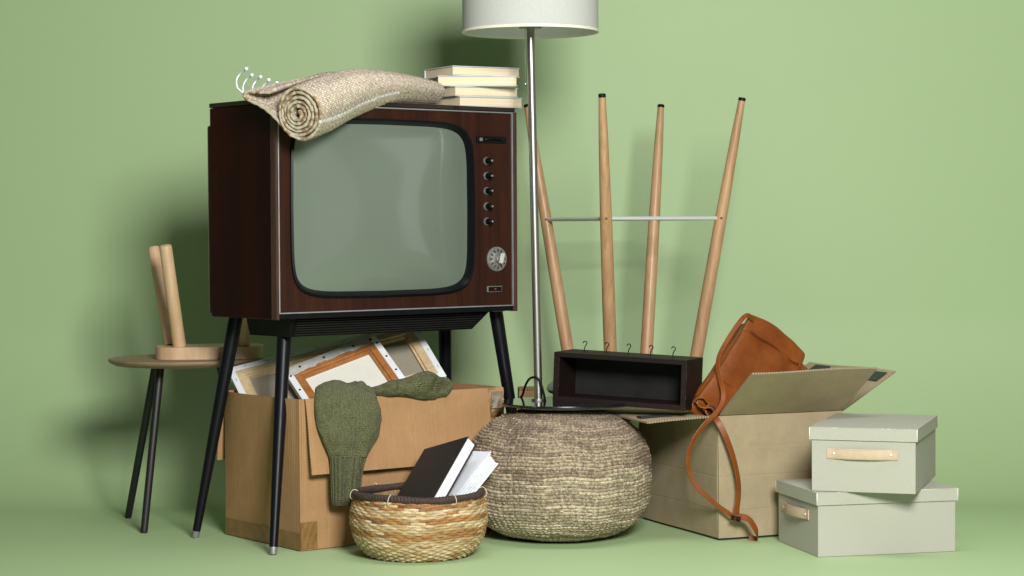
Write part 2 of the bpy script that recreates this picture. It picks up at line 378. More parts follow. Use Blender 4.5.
def pages(name, col):
    k = NT(name); b = k.b; b.inputs['Roughness'].default_value = .9
    tc = k.n('TexCoord'); mp = k.n('Mapping'); mp.inputs['Scale'].default_value = (3, 3, 900); k.l(tc.outputs['Object'], mp.inputs[0])
    no = k.n('TexNoise', Scale=1, Detail=4); k.l(mp.outputs[0], no.inputs['Vector'])
    r = k.n('ValToRGB'); r.color_ramp.elements[0].position = .35; r.color_ramp.elements[1].position = .65
    r.color_ramp.elements[0].color = c4([c*.84 for c in col]); r.color_ramp.elements[1].color = c4(col)
    k.l(no.outputs['Fac'], r.inputs[0]); k.l(r.outputs[0], b.inputs['Base Color'])
    bp = k.n('Bump', Strength=.3, Distance=.001); k.l(no.outputs['Fac'], bp.inputs['Height']); k.l(bp.outputs[0], b.inputs['Normal'])
    return k.m
M['pages_cream'] = pages('cream_pages', (.80, .67, .47)); M['pages_white'] = pages('white_pages', (.82, .85, .88))
def leather():
    k = NT('brown_leather'); b = k.b; b.inputs['Coat Weight'].default_value = .04; b.inputs['Coat Roughness'].default_value = .3; b.inputs['Specular IOR Level'].default_value = .35
    tc = k.n('TexCoord'); no = k.n('TexNoise', Scale=12, Detail=6, Roughness=.6); k.l(tc.outputs['Object'], no.inputs['Vector'])
    r = k.n('ValToRGB'); r.color_ramp.elements[0].position = .24; r.color_ramp.elements[1].position = .76
    r.color_ramp.elements[0].color = (.130, .031, .0035, 1); r.color_ramp.elements[1].color = (.250, .070, .009, 1)
    k.l(no.outputs['Fac'], r.inputs[0]); k.l(r.outputs[0], b.inputs['Base Color'])
    mr = k.n('MapRange'); mr.inputs['To Min'].default_value = .32; mr.inputs['To Max'].default_value = .60; k.l(no.outputs['Fac'], mr.inputs['Value']); k.l(mr.outputs[0], b.inputs['Roughness'])
    vo = k.n('TexVoronoi', Scale=420); k.l(tc.outputs['Object'], vo.inputs['Vector'])
    bp = k.n('Bump', Strength=.18, Distance=.001); k.l(vo.outputs['Distance'], bp.inputs['Height'])
    n3 = k.n('TexNoise', Scale=28, Detail=3); k.l(tc.outputs['Object'], n3.inputs['Vector'])
    b2 = k.n('Bump', Strength=.35, Distance=.006); k.l(n3.outputs['Fac'], b2.inputs['Height']); k.l(bp.outputs[0], b2.inputs['Normal']); k.l(b2.outputs[0], b.inputs['Normal'])
    return k.m
M['leather'] = leather()

# ------------------------------------------------------------------ seamless backdrop: floor sweeping up into the wall
YW, RS = 6.55, .55
prof = [(-2.0, 0), (3, 0), (YW-RS, 0)]
prof += [(YW-RS+RS*sin(a), RS-RS*cos(a)) for a in [pi/2*i/24 for i in range(1, 25)]] + [(YW, 3.4)]
xs = np.linspace(-4.5, 4.5, 40)
P = np.array([[(x, y, z) for x in xs] for y, z in prof])
o = grid_mesh('studio_backdrop', P, M['backdrop']); meta(o, 'pale green seamless studio backdrop, floor curving up into the wall', None, None, 'structure')

# ------------------------------------------------------------------ television
TX, TY, TA = -.5843, 5.1707, .69446
tv = thing('television', 'vintage television in dark mahogany cabinet on four black splayed legs', 'television', (TX, TY, 0), TA)
w, d, z0, h = .7707, .293, .579, .545
zt = z0+h
bm = bmesh.new(); box(bm, 0, w, .012, d, z0, zt-.012); done('cabinet', bm, M['veneer_side_shade'], tv, bevel=.004)
bm = bmesh.new(); box(bm, -.003, w, -.004, d-.003, zt-.0115, zt); done('top_board', bm, M['dark_top'], tv, bevel=.002)
bm = bmesh.new()
box(bm, -.0004, .0075, -.010, .0125, z0-.0003, zt-.0125); box(bm, w-.012, w+.0004, -.010, .0125, z0-.0003, zt-.0125)
separate('edge_lip', bm, M['edge_lip'], tv)
bm = bmesh.new(); box(bm, .0078, w-.0123, -.006, .003, z0+.001, z0+.0135); done('plinth_strip', bm, M['black_plastic'], tv, bevel=.001)
# silver trim frame
t0, t1, s0, s1 = .008, w-.0125, z0+.014, zt-.0130
bm = bmesh.new(); tw = .0032
box(bm, t0, t1, -.0105, .002, s0, s0+tw); box(bm, t0, t1, -.0105, .002, s1-tw, s1)
box(bm, t0, t0+tw, -.0102, .002, s0+tw+.0002, s1-tw-.0002); box(bm, t1-tw, t1, -.0102, .002, s0+tw+.0002, s1-tw-.0002)
done('trim', bm, M['silver'], tv, bevel=.0008)
# front panel with a rounded opening
NB = 160
def tt(i, n=NB):   # denser samples near the corners
    q = i/n*4; k = int(q); f = q-k; f = .5+.5*math.copysign(abs(2*f-1)**1.9, 2*f-1); return (k+f)*pi/2
def rrect(u0, u1, v0, v1, e=7.6, n=NB, bulge=0):
    cx_, cy_, a, b = (u0+u1)/2, (v0+v1)/2, (u1-u0)/2, (v1-v0)/2; out = []
    for i in range(n):
        t = tt(i, n); c, s = cos(t), sin(t)
        X_, Y_ = math.copysign(abs(c)**(2/e), c), math.copysign(abs(s)**(2/e), s)
        out.append((cx_+a*X_*(1-.016*Y_*Y_), cy_+b*Y_*(1-.022*X_*X_)))
    return out
BZ = (.0435, .6255, .6270, 1.0815)   # bezel outline u0,u1,z0,z1
def ringpanel(bm, outer, inner, y0, y1):
    n = len(outer)
    L = [[bm.verts.new((u, y, v)) for u, v in pl] for pl, y in ((outer, y0), (inner, y0), (inner, y1), (outer, y1))]
    for a in range(4):
        A, B = L[a], L[(a+1) % 4]
        for i in range(n): bm.faces.new((A[i], A[(i+1) % n], B[(i+1) % n], B[i]))
inner = rrect(BZ[0]+.002, BZ[1]-.002, BZ[2]+.002, BZ[3]-.002)
pu0, pu1, pz0, pz1 = t0+tw+.0004, t1-tw-.0004, s0+tw+.0004, s1-tw-.0004
def sqproj(p, c=((BZ[0]+BZ[1])/2, (BZ[2]+BZ[3])/2)):
    du, dv = p[0]-c[0], p[1]-c[1]
    k = min((pu1-c[0])/du if du > 1e-9 else 1e9, (pu0-c[0])/du if du < -1e-9 else 1e9, (pz1-c[1])/dv if dv > 1e-9 else 1e9, (pz0-c[1])/dv if dv < -1e-9 else 1e9)
    return (c[0]+du*k, c[1]+dv*k)
outer = [sqproj(p) for p in inner]
for cu, cv in ((pu0, pz0), (pu1, pz0), (pu1, pz1), (pu0, pz1)):
    i = min(range(len(outer)), key=lambda i: (outer[i][0]-cu)**2+(outer[i][1]-cv)**2); outer[i] = (cu, cv)
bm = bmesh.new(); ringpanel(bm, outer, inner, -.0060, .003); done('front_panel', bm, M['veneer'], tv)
# bezel: deep black rounded frame
bm = bmesh.new(); SC = (.0600, .6105, .6440, 1.0665)
o1 = rrect(*BZ); o2 = rrect(BZ[0]+.005, BZ[1]-.005, BZ[2]+.005, BZ[3]-.005); i1 = rrect(SC[0]-.001, SC[1]+.001, SC[2]-.001, SC[3]+.001, 8); 
L = [[bm.verts.new((u, y, v)) for u, v in pl] for pl, y in ((o1, -.005), (o1, -.012), (o2, -.015), (i1, .004), (i1, .03))]
for A, B in zip(L, L[1:]):
    for i in range(NB): bm.faces.new((A[i], A[(i+1) % NB], B[(i+1) % NB], B[i]))
done('screen_bezel', bm, M['black_gloss'], tv, smooth=True, sharp=50)
# picture tube: bulging glass
bm = bmesh.new(); cu, cv = (SC[0]+SC[1])/2, (SC[2]+SC[3])/2; au, av = (SC[1]-SC[0])/2, (SC[3]-SC[2])/2
rings = []; 
for k in range(1, 25):
    r = k/24; ee = 2+6.0*r
    ring = []
    for i in range(NB):
        t = tt(i); c, s = cos(t), sin(t)
        X_, Y_ = math.copysign(abs(c)**(2/ee), c), math.copysign(abs(s)**(2/ee), s)
        u = cu+(au+.0015)*r*X_*(1-.016*Y_*Y_); v = cv+(av+.0015)*r*Y_*(1-.022*X_*X_)
        ring.append(bm.verts.new((u, .0045-.0215*(1-r**2.4), v)))
    rings.append(ring)
cn = bm.verts.new((cu, .0045-.0215, cv))
for i in range(NB): bm.faces.new((cn, rings[0][i], rings[0][(i+1) % NB]))
for A, B in zip(rings, rings[1:]):
    for i in range(NB): bm.faces.new((A[i], B[i], B[(i+1) % NB], A[(i+1) % NB]))
done('screen', bm, M['screen'], tv, smooth=True)
# controls
Ry = Matrix.Rotation(pi/2, 4, 'X')
def cylf(bm, u, z, r0, r1, y0, y1, seg=24):
    tube(bm, [(u, y0, z), (u, y1, z)], [r0, r1], seg)
bm = bmesh.new(); box(bm, .634, .736, -.011, -.004, 1.0275, 1.0455); pl = done('sound_slot', bm, M['black_plastic'], tv, bevel=.0025)
bm = bmesh.new(); tube(bm, spline([(.658, -.011, 1.035), (.672, -.016, 1.0385), (.70, -.018, 1.0385), (.722, -.013, 1.036)], 5), [.002]+[.0034]*14+[.002], 10); done('slider', bm, M['black_gloss'], pl, smooth=True)
bm = bmesh.new(); box(bm, .642, .652, -.0135, -.011, 1.032, 1.041); done('slot_button', bm, M['worn_metal'], pl, bevel=.001)
for z in (.9801, .9403, .9005, .8595, .8195):
    bm = bmesh.new(); cylf(bm, .6692, z, .0108, .0100, -.005, -.0090); cylf(bm, .6692, z, .0088, .0082, -.0096, -.012)
    kn = done('tuning_knob', bm, M['worn_metal'], tv, smooth=True, sharp=30)
    bm = bmesh.new(); cylf(bm, .6692, z, .0083, .0074, -.0115, -.028); cylf(bm, .6692, z, .0072, .0045, -.028, -.031); done('knob_cap', bm, M['black_gloss'], kn, smooth=True, sharp=40)
    bm = bmesh.new(); cylf(bm, .6692, z, .0036, .003, -.031, -.0325, 12); done('knob_tip', bm, M['worn_metal'], kn, smooth=True)
# channel dial
bm = bmesh.new(); cylf(bm, .7019, .7193, .0335, .0320, -.004, -.010, 48); dl = done('channel_dial', bm, M['silver'], tv, smooth=True, sharp=30)
bm = bmesh.new(); cylf(bm, .7019, .7193, .0305, .030, -.0101, -.0120, 40); done('dial_plate', bm, M['worn_metal'], dl, smooth=True, sharp=30)
bm = bmesh.new()
for k in range(12):
    a = 2*pi*k/12; Mx = Matrix.Translation((.7019, -.0128, .7193)) @ Matrix.Rotation(a, 4, 'Y')
    box(bm, -.0012, .0012, -.0012, .0002, .019, .0265, Mx)
separate('dial_mark', bm, M['black_plastic'], dl)
bm = bmesh.new(); cylf(bm, .7019, .7193, .011, .009, -.0122, -.020, 32); done('dial_hub', bm, M['worn_metal'], dl, smooth=True, sharp=30)
bm = bmesh.new(); box(bm, -.0035, .0035, -.034, -.024, -.012, .016, Matrix.Translation((.7019, 0, .7193)) @ Matrix.Rotation(.25, 4, 'Y')); done('dial_grip', bm, M['chrome'], dl, bevel=.0012)
bm = bmesh.new(); box(bm, .668, .718, -.010, -.004, .6315, .6475); sw = done('power_switch', bm, M['worn_metal'], tv, bevel=.0015)
bm = bmesh.new(); box(bm, .6705, .7155, -.0112, -.0095, .6335, .6455); done('switch_plate', bm, M['black_plastic'], sw, bevel=.0005)
bm = bmesh.new(); box(bm, .690, .696, -.0125, -.0110, .6375, .6415); done('red_light', bm, mat('red_lamp', (.35, .02, .015), .3), sw)
# back cover and underside speaker housing
bm = bmesh.new(); box(bm, .0005, w-.02, d, d+.016, z0+.006, zt-.055); done('back_cover', bm, M['dark_top'], tv, bevel=.008)
bm = bmesh.new()
U0, U1, B0, B1 = .075, .700, .10, .655
vs = [(.068, .030, z0-.001), (.705, .030, z0-.001), (.705, .235, z0-.001), (.068, .235, z0-.001), (.072, .048, z0-.047), (.660, .048, z0-.047), (.660, .225, z0-.047), (.072, .225, z0-.047)]
V = [bm.verts.new(v) for v in vs]
for f in ((0,3,2,1),(4,5,6,7),(0,1,5,4),(1,2,6,5),(2,3,7,6),(3,0,4,7)): bm.faces.new([V[i] for i in f])
hs = done('speaker_housing', bm, M['black_plastic'], tv)
bm = bmesh.new()
for k in range(7):
    f = (k+.5)/7; z = z0-.003-.042*f; y = .030+.018*f-.003
    box(bm, .085, .690-.038*f, y-.002, y+.003, z-.0012, z+.0012)
for k in range(11):
    u = .09+.056*k; box(bm, u, u+.0015, .0292, .0305, z0-.005, z0-.0035)
done('grille_slat', bm, M['grille'], hs)
# legs
tvR = Matrix.Rotation(-TA, 4, 'Z')
def tvl(p): return tvR @ (Vector(p)-Vector((TX, TY, 0)))
for top, foot in (((-.574, 5.315), (-.592, 5.163)), ((-.716, 5.455), (-.828, 5.457)), ((-.045, 5.735), (.042, 5.765)), ((-.186, 5.80), (-.186, 5.93))):
    a = tvl((*top, z0-.0005)); b = tvl((*foot, 0)); dd = b-a
    bm = bmesh.new(); tube(bm, [a, a+dd*.03, a+dd*.5, a+dd*.968], [.0185, .0188, .0152, .0104], 24); lg = done('leg', bm, M['black_lacquer'], tv, smooth=True, sharp=40)
    bm = bmesh.new(); tube(bm, [a+dd*.9682, a+dd*.988, a+dd*.999], [.0104, .0099, .0085], 20); done('foot_cap', bm, M['worn_metal'], lg, smooth=True, sharp=40)
    bm = bmesh.new(); tube(bm, [a+Vector((0, 0, .0004)), a+Vector((0, 0, -.003))], [.026, .026], 20); done('mounting_plate', bm, M['silver'], lg)

# ------------------------------------------------------------------ rolled rug
def rug():
    sp = [at(299, 113, 5.06), at(322, 104, 5.17), at(352, 92, 5.31), at(388, 87.5, 5.45), at(429, 92.5, 5.61)]
    RX = [.064, .064, .062, .060, .054]; RZ = [.066, .066, .058, .041, .031]
    N = 150
    path = spline(sp, N//4); n = len(path)
    T = np.linspace(0, 4, n); rx = np.interp(T, range(5), RX); rz = np.interp(T, range(5), RZ)
    # 2-D strip centre line (unit radius): spiral, then an unrolled tail folding back
    pts = []
    turns = 5.4
    for i in range(260):
        t = i/259; a = -pi/2+2*pi*turns*(t-1); r = .16+.78*t
        wob = 1+.03*sin(2*a+1.3+t*3)+.02*sin(3.3*a)+.02*sin(7.1*a)*(1-t)
        sh = .10*(1-t)
        pts.append((r*wob*cos(a)+sh*1.2, r*wob*sin(a)*1.02-sh*.6))
    pts = [(-x, y) for x, y in pts]          # so that the sheet leaves the roll at the bottom heading left
    last = pts[-1]
    tail = spline([Vector((*last, 0)), Vector((-.45, -.80, 0)), Vector((-.85, -.40, 0)), Vector((-1.25, .02, 0)), Vector((-1.72, .34, 0)), Vector((-2.16, .58, 0)), Vector((-2.26, .74, 0)), Vector((-2.08, .84, 0)), Vector((-1.62, .80, 0)), Vector((-1.22, .78, 0)), Vector((-1.02, .84, 0))], 10)
    pts += [(p.x, p.y) for p in tail[1:]]
    pts = np.array(pts)
    # resample by arclength
    s = np.concatenate([[0], np.cumsum(np.hypot(*np.diff(pts, axis=0).T))]); m = 520
    q = np.linspace(0, s[-1], m); X = np.interp(q, s, pts[:, 0]); Y = np.interp(q, s, pts[:, 1])
    tx, ty = np.gradient(X), np.gradient(Y); L = np.hypot(tx, ty); nx, ny = -ty/L, tx/L
    arc = q*.064
    th = .043
    # closed strip: outer side then inner side
    XX = np.concatenate([X+nx*th, (X-nx*th)[::-1]]); YY = np.concatenate([Y+ny*th, (Y-ny*th)[::-1]]); AA = np.concatenate([arc, arc[::-1]])
    NX = np.concatenate([nx, -nx[::-1]]); NY = np.concatenate([ny, -ny[::-1]])
    Pth = np.array([list(p) for p in path]); dist = np.concatenate([[0], np.cumsum(np.linalg.norm(np.diff(Pth, axis=0), axis=1))])
    # denser along the axis for the weave
    nn = 300; dq = np.linspace(0, dist[-1], nn)
    Pq = np.stack([np.interp(dq, dist, Pth[:, k]) for k in range(3)], 1); rxq = np.interp(dq, dist, rx); rzq = np.interp(dq, dist, rz)
    Tn = np.gradient(Pq, axis=0); Tn /= np.linalg.norm(Tn, axis=1)[:, None]
    side = np.cross(Tn, np.array([0, 0, 1.])); side /= np.linalg.norm(side, axis=1)[:, None]; up = np.cross(side, Tn)
    G = np.zeros((nn, 2*m, 3)); dq2 = dq[:, None]; A2 = AA[None, :]
    rib = np.abs(np.sin(pi*A2/.0072)); cell = np.floor(A2/.0072)
    st = np.sin(2*pi*(dq2/.0068+.5*(cell % 2)))
    bumpv = (.0020*rib**.6+.0010*st)*(1-np.exp(-dq2/.008))+.0009*np.sin(A2*310)*np.exp(-dq2/.01)
    ragg = .0012*np.sin(A2*97)+.0018*np.sin(A2*41+1)
    XD = np.where(XX < -1.02, -1.02+(XX+1.02)*np.clip(1-dq2/.20, .04, 1), XX)
    for k in range(3):
        G[:, :, k] = Pq[:, None, k]+side[:, None, k]*(XD*rxq[:, None]+NX*bumpv)+up[:, None, k]*(YY*rzq[:, None]+NY*bumpv)
    end = np.exp(-dq2/.006); G -= (Tn[:, None, :]*(ragg*end)[:, :, None])
    base = np.array([.72, .615, .48]); 
    hs = .25+.5*rng.random((400, 200)); hs[rng.random((400, 200)) < .12] *= .5; hv = hs[(np.abs(cell).astype(int)) % 400, (np.floor(dq2/.0068)).astype(int) % 200]
    band = .5+.5*np.sin(A2*45+1.5*np.sin(A2*17))
    f = (.80+.35*hv)*(1-.20*band)
    col = base[None, None]*f[:, :, None]
    e2 = np.broadcast_to((np.exp(-dq2/.004))[:, :, None], col.shape)
    orange = np.array([.36, .235, .13]); cr = np.array([.60, .52, .38])
    sel = ((np.sin(A2*75+2*np.sin(A2*31))+.5*np.sin(A2*333)) > .55)[..., None]
    col = col*(1-e2)+e2*np.where(sel, orange, cr)
    # woven white line running along the roll
    a0 = 5.0
    pin = np.exp(-((XX-1.0)**2+(YY+.42)**2)/.02)
    w0 = AA[np.argmax(pin)]
    ln = (np.abs(A2-w0-.004*np.sin(dq2*9)) < .0045)[..., None]
    col = np.where(ln & (dq2[..., None] < .42), np.array([.88, .87, .80]), col)
    uv = np.stack(np.broadcast_arrays(dq2, A2), -1)
    o = grid_mesh('rolled_rug', G, M['rug'], wrap_u=True, col=col, uv=uv)
    # end caps of the strip at both ends
    me = o.data; 
    I0 = np.arange(2*m); caps = []
    bm = bmesh.new(); bm.from_mesh(me); bm.verts.ensure_lookup_table()
    for row in (0, nn-1):
        for i in range(m-1):
            a, b, c_, d_ = row*2*m+i, row*2*m+i+1, row*2*m+(2*m-2-i), row*2*m+(2*m-1-i)
            try: bm.faces.new([bm.verts[j] for j in (a, b, c_, d_)])
            except ValueError: pass
    bmesh.ops.recalc_face_normals(bm, faces=bm.faces)
    bm.to_mesh(me); bm.free()
    for p in me.polygons: p.use_smooth = True
    meta(o, 'rolled beige jute rug drooping over the television corner with its spiral end showing', 'rug')
rug()

# ------------------------------------------------------------------ white hook rack behind the rug
hr = thing('hook_rack', 'white wire rack of five ball-tipped hooks lying behind the rolled rug', 'hook rack', at(262, 92, 5.36))
def rel(p, root): return Vector(p)-root.location
bm = bmesh.new()
tube(bm, [rel(at(247, 97.5, 5.38), hr), rel(at(292, 97.5, 5.33), hr)], .0045, 10); 
tube(bm, [rel(at(247, 100.5, 5.38), hr), rel(at(292, 100.5, 5.33), hr)], .0045, 10)
separate('rail', bm, M['white_metal'], hr, True)
for pl in ([(246.4, 68.8), (240, 74), (236.6, 80), (237.2, 87), (240, 90.5), (243.5, 93.5), (247, 97)],
           [(251.9, 75.1), (247, 79), (243.6, 84.5), (243, 90), (244, 94), (246, 97.5)],
           [(260.6, 76.9), (256, 81), (253, 86), (252.5, 91), (254, 95), (256, 98)],
           [(268.8, 80), (264.5, 84.5), (261, 90), (260.5, 94), (262, 98)],
           [(277, 83), (273, 87.5), (270, 92.5), (269, 96), (270, 98.5)]):
    path = spline([rel(at(x, y, 5.352+(.004*(len(pl)-i) if i else 0)), hr) for i, (x, y) in enumerate(pl)], 6)
    bm = bmesh.new(); tube(bm, path, .0023, 10); hk = done('hook', bm, M['white_metal'], hr, smooth=True)
    bm = bmesh.new(); ball(bm, path[0], .0052, 14); done('hook_ball', bm, M['white_metal'], hk, smooth=True)

# ------------------------------------------------------------------ books on the television
def book(name, label, near, yaw, w, d, t, group='books stacked on the television', cover='cover_white', pg='pages_cream', cat='book', spine='back'):
    r = thing(name, label, cat, near, yaw, group)
    bm = bmesh.new(); box(bm, .003, w-.002, .003, d-.002, .0032, t-.0032); done('pages', bm, M[pg], r)
    bm = bmesh.new(); ct = .0024
    box(bm, 0, w, 0, d, 0, ct); box(bm, 0, w, 0, d, t-ct, t); box(bm, 0, w, d-.0018, d+.001, ct+.0002, t-ct-.0002)
    done('cover', bm, M[cover], r, bevel=.0006, seg=1)
    return r
zb = zt+.0006
def nearpt(px, z, Y):
    p = at(px, 100, Y); return (p.x, Y, z)
book('book', 'bottom book of the cream-edged stack, lying flat on the television top', nearpt(459.5, zb, 5.585), radians(33), .200, .172, .0275)
book('book', 'second book from the bottom of the stack on the television', nearpt(455, zb+.0281, 5.585), radians(31), .196, .165, .0262)
book('book', 'third book up, turned square to the viewer in the stack on the television', nearpt(437.3, zb+.0549, 5.60), radians(6), .214, .140, .0275)
book('book', 'topmost cream-edged book of the stack lying on the television', nearpt(452.5, zb+.083, 5.60), radians(29), .206, .165, .0262)

# ------------------------------------------------------------------ left cardboard box
LX, LY, LA = -.529, 5.2142, .6413; LW, LD, LH = .6272, .3816, .3790
cl = thing('cardboard_box', 'large open tan cardboard box holding canvases under the television', 'cardboard box', (LX, LY, 0), LA)
CB = M['card_left']; th = .005
def bow(s, t): return .020*sin(pi*min(1, s*1.05))**.8*t**2.2+.003*sin(s*9)*t
slab('left_wall', [CB[0], CB[0]], cl, (0, LD, .002), (0, -LD, 0), (0, 0, LH-.002), (-1, 0, 0), th, 24, 14, lambda s, t: bow(s, t))
slab('front_wall', [CB[0], CB[0]], cl, (th, 0, .002), (LW-th, 0, 0), (0, 0, LH-.002), (0, -1, 0), th, 30, 12, lambda s, t: .0022*sin(s*14)*t+.004*sin(pi*s)*sin(pi*t))
slab('right_wall', [CB[0], CB[0]], cl, (LW, th, .002), (0, LD-2*th, 0), (0, 0, LH-.002), (1, 0, 0), th, 10, 8, lambda s, t: .004*sin(s*8)*t)
slab('back_wall', [CB[0], CB[0]], cl, (LW-th, LD, .002), (-(LW-2*th), 0, 0), (0, 0, LH-.002), (0, 1, 0), th, 10, 8, lambda s, t: .004*sin(s*7)*t)
slab('bottom', CB, cl, (th, th, .003), (LW-2*th, 0, 0), (0, LD-2*th, 0), (0, 0, 1), .0025)
# front flap folded outwards and hanging
slab('front_flap', CB, cl, (.012, -.0065, LH+.001), (.562, 0, 0), (0, -.030, -.187), (0, -.987, .16), th*.9, 40, 12,
     lambda s, t: .0022*sin(s*23)*t+.0016*sin(s*9+2)+.003*sin(t*5)*(1-t)+.0025*(random.random()-.5)*(t > .99))
slab('back_flap', CB, cl, (-.006, LD+.010, LH), (.60, 0, 0), (0, .025, -.185), (0, 1, .1), th*.8, 12, 4)
slab('left_flap', CB, cl, (-.0005+th*1.4, LD-.02, LH-.003), (0, -LD+.05, 0), (.02, 0, -.16), (-1, 0, 0), th*.6, 12, 4, lambda s, t: bow(s, 1-t*.3)-.002)
# crushed, taped corner at the right
slab('corner_flap', CB, cl, (.566, -.0035, LH+.0015), (.060, -.001, -.001), (.001, -.004, -.105), (0, -1, 0), .0035, 14, 14, lambda s, t: .0028*sin(s*11+t*6)*t+.002*cos(t*19+s*4)+.0015*(random.random()-.5))
slab('tape', [M['torn_card'], M['torn_card']], cl, (.585, -.0095, LH-.008), (.034, -.001, -.001), (-.006, -.003, -.045), (0, -1, 0), .0006, 12, 10, lambda s, t: .0028*sin(s*9+t*4)*t+.0015*cos(t*12))
slab('tape', [M['tape'], M['tape']], cl, (.574, -.0095, LH-.048), (.040, 0, .006), (.002, -.003, -.052), (0, -1, 0), .0006, 10, 8, lambda s, t: .002*sin(s*9+t*6)+.0015*cos(t*14))
# packing tape low on the left wall and around the near corner
slab('tape', [M['tape'], M['tape']], cl, (-.0012, LD-.004, .0025), (0, -(LD-.004), 0), (0, 0, .042), (-1, 0, 0), .0005, 16, 3, lambda s, t: .0015+bow(s, t*.1)+.0008*sin(s*40))
slab('tape', [M['tape'], M['tape']], cl, (-.0015, -.0036, .006), (.048, 0, 0), (0, 0, .066), (0, -1, 0), .0006, 6, 6, lambda s, t: .0008*sin(s*20+t*9))

# ------------------------------------------------------------------ canvases in the left box
def canvas(label, TL, wv, dv, w, hh, fr, back, bar, strip=None):
    """TL world corner, unit vectors along the top edge and down the side; back of canvas faces the viewer"""
    wv = Vector(wv).normalized(); dv = Vector(dv); dv = (dv-wv*dv.dot(wv)).normalized(); nv = wv.cross(dv)*-1
    if nv.y > 0: nv = -nv
    r = thing('stretched_canvas', label, 'canvas', TL)
    Mx = Matrix((( wv.x, dv.x, nv.x, 0), (wv.y, dv.y, nv.y, 0), (wv.z, dv.z, nv.z, 0), (0, 0, 0, 1)))
    bm = bmesh.new(); box(bm, .002, w-.002, .002, hh-.002, -.018, -.0165, Mx); done('canvas_cloth', bm, back, r)
    e = .017; bm = bmesh.new()   # white cloth folded round on to the back edge
    box(bm, 0, w, 0, e, -.0185, .0012, Mx); box(bm, 0, w, hh-e, hh, -.0185, .0012, Mx); box(bm, 0, e, e+.0002, hh-e-.0002, -.0185, .0010, Mx); box(bm, w-e, w, e+.0002, hh-e-.0002, -.0185, .0010, Mx)
    done('folded_edge', bm, M['canvas_white'], r, bevel=.0008, seg=1)
    bm = bmesh.new(); g = e+bar
    box(bm, e, w-e, e, g, -.016, .0006, Mx); box(bm, e, w-e, hh-g, hh-e, -.016, .0006, Mx); box(bm, e, g, g+.0004, hh-g-.0004, -.016, .0004, Mx); box(bm, w-g, w-e, g+.0004, hh-g-.0004, -.016, .0004, Mx)
    done('stretcher_bar', bm, fr, r, bevel=.0008, seg=1)
    bm = bmesh.new(); g2 = g+.006
    box(bm, g, w-g, g+.0004, g2, -.016, -.006, Mx); box(bm, g, g2, g2+.0004, hh-g2, -.016, -.0062, Mx); box(bm, w-g2, w-g, g2+.0004, hh-g2, -.016, -.0062, Mx)
    done('inner_bevel', bm, fr, r)
    if strip == 'tacks':
        bm = bmesh.new()
        for t in (.12, .36, .6, .85):
            ball(bm, Vector((e*.5, hh*t, .002)), .0032, 10, Mx, (1, 1, .45)); ball(bm, Vector((w-e*.5, hh*t, .002)), .0032, 10, Mx, (1, 1, .45))
        separate('tack', bm, M['black_plastic'], r, True)
        # torn grey canvas strip overlapping the top bar
        bm = bmesh.new(); n = 40; A = []; B = []
        for i in range(n+1):
            s = i/n; x = w*(.03+.9*s); edge = .026+.009*mnoise.noise(Vector((s*7, 0, 3)))+.003*mnoise.noise(Vector((s*30, 1, 3)))
            A.append((x, -.004-.018*max(0, s-.55)*2)); B.append((x, edge-(.005 if s > .3 else 0)))
        a = [[bm.verts.new(Mx @ Vector((x, y, z))) for x, y in L_] for L_, z in ((A, .0016), (B, .0022), (B, .0028), (A, .0026))]
        for q in range(4):
            for i in range(n): bm.faces.new((a[q][i], a[q][i+1], a[(q+1) % 4][i+1], a[(q+1) % 4][i]))
        done('torn_strip', bm, M['canvas_grey'], r)
        bm = bmesh.new()
        for t in (.16, .42, .74, .93): ball(bm, Vector((w*t, e*.55, .0035)), .0036, 10, Mx, (1, 1, .5))
        separate('tack', bm, M['black_plastic'], r, True)
    else:
        bm = bmesh.new()
        for t in (.08, .2, .33, .46, .6, .74, .88):
            box(bm, w*t, w*t+.009, e*.5, e*.5+.0012, .001, .002, Mx)
        for t in (.2, .5, .8):
            box(bm, e*.5, e*.5+.0012, hh*t, hh*t+.009, .001, .002, Mx); box(bm, w-e*.5, w-e*.5+.0012, hh*t, hh*t+.009, .001, .002, Mx)
        separate('staple', bm, M['worn_metal'], r)
    return r
k5 = 5.56/F
canvas('large canvas with pale pine stretcher bars and beige back, behind the orange-framed one', at(227, 368.5, 5.56), (187, 66, 44), (38, -72, -58), .530, .238, M['pale_frame'], M['canvas_raw'], .022)
canvas('smaller canvas with orange stretcher bars and cream back, in front in the box', at(283.5, 371, 5.50), (98, 40, 36), (34, -45, -41), .268, .232, M['orange_frame'], M['canvas_cream'], .017, 'tacks')

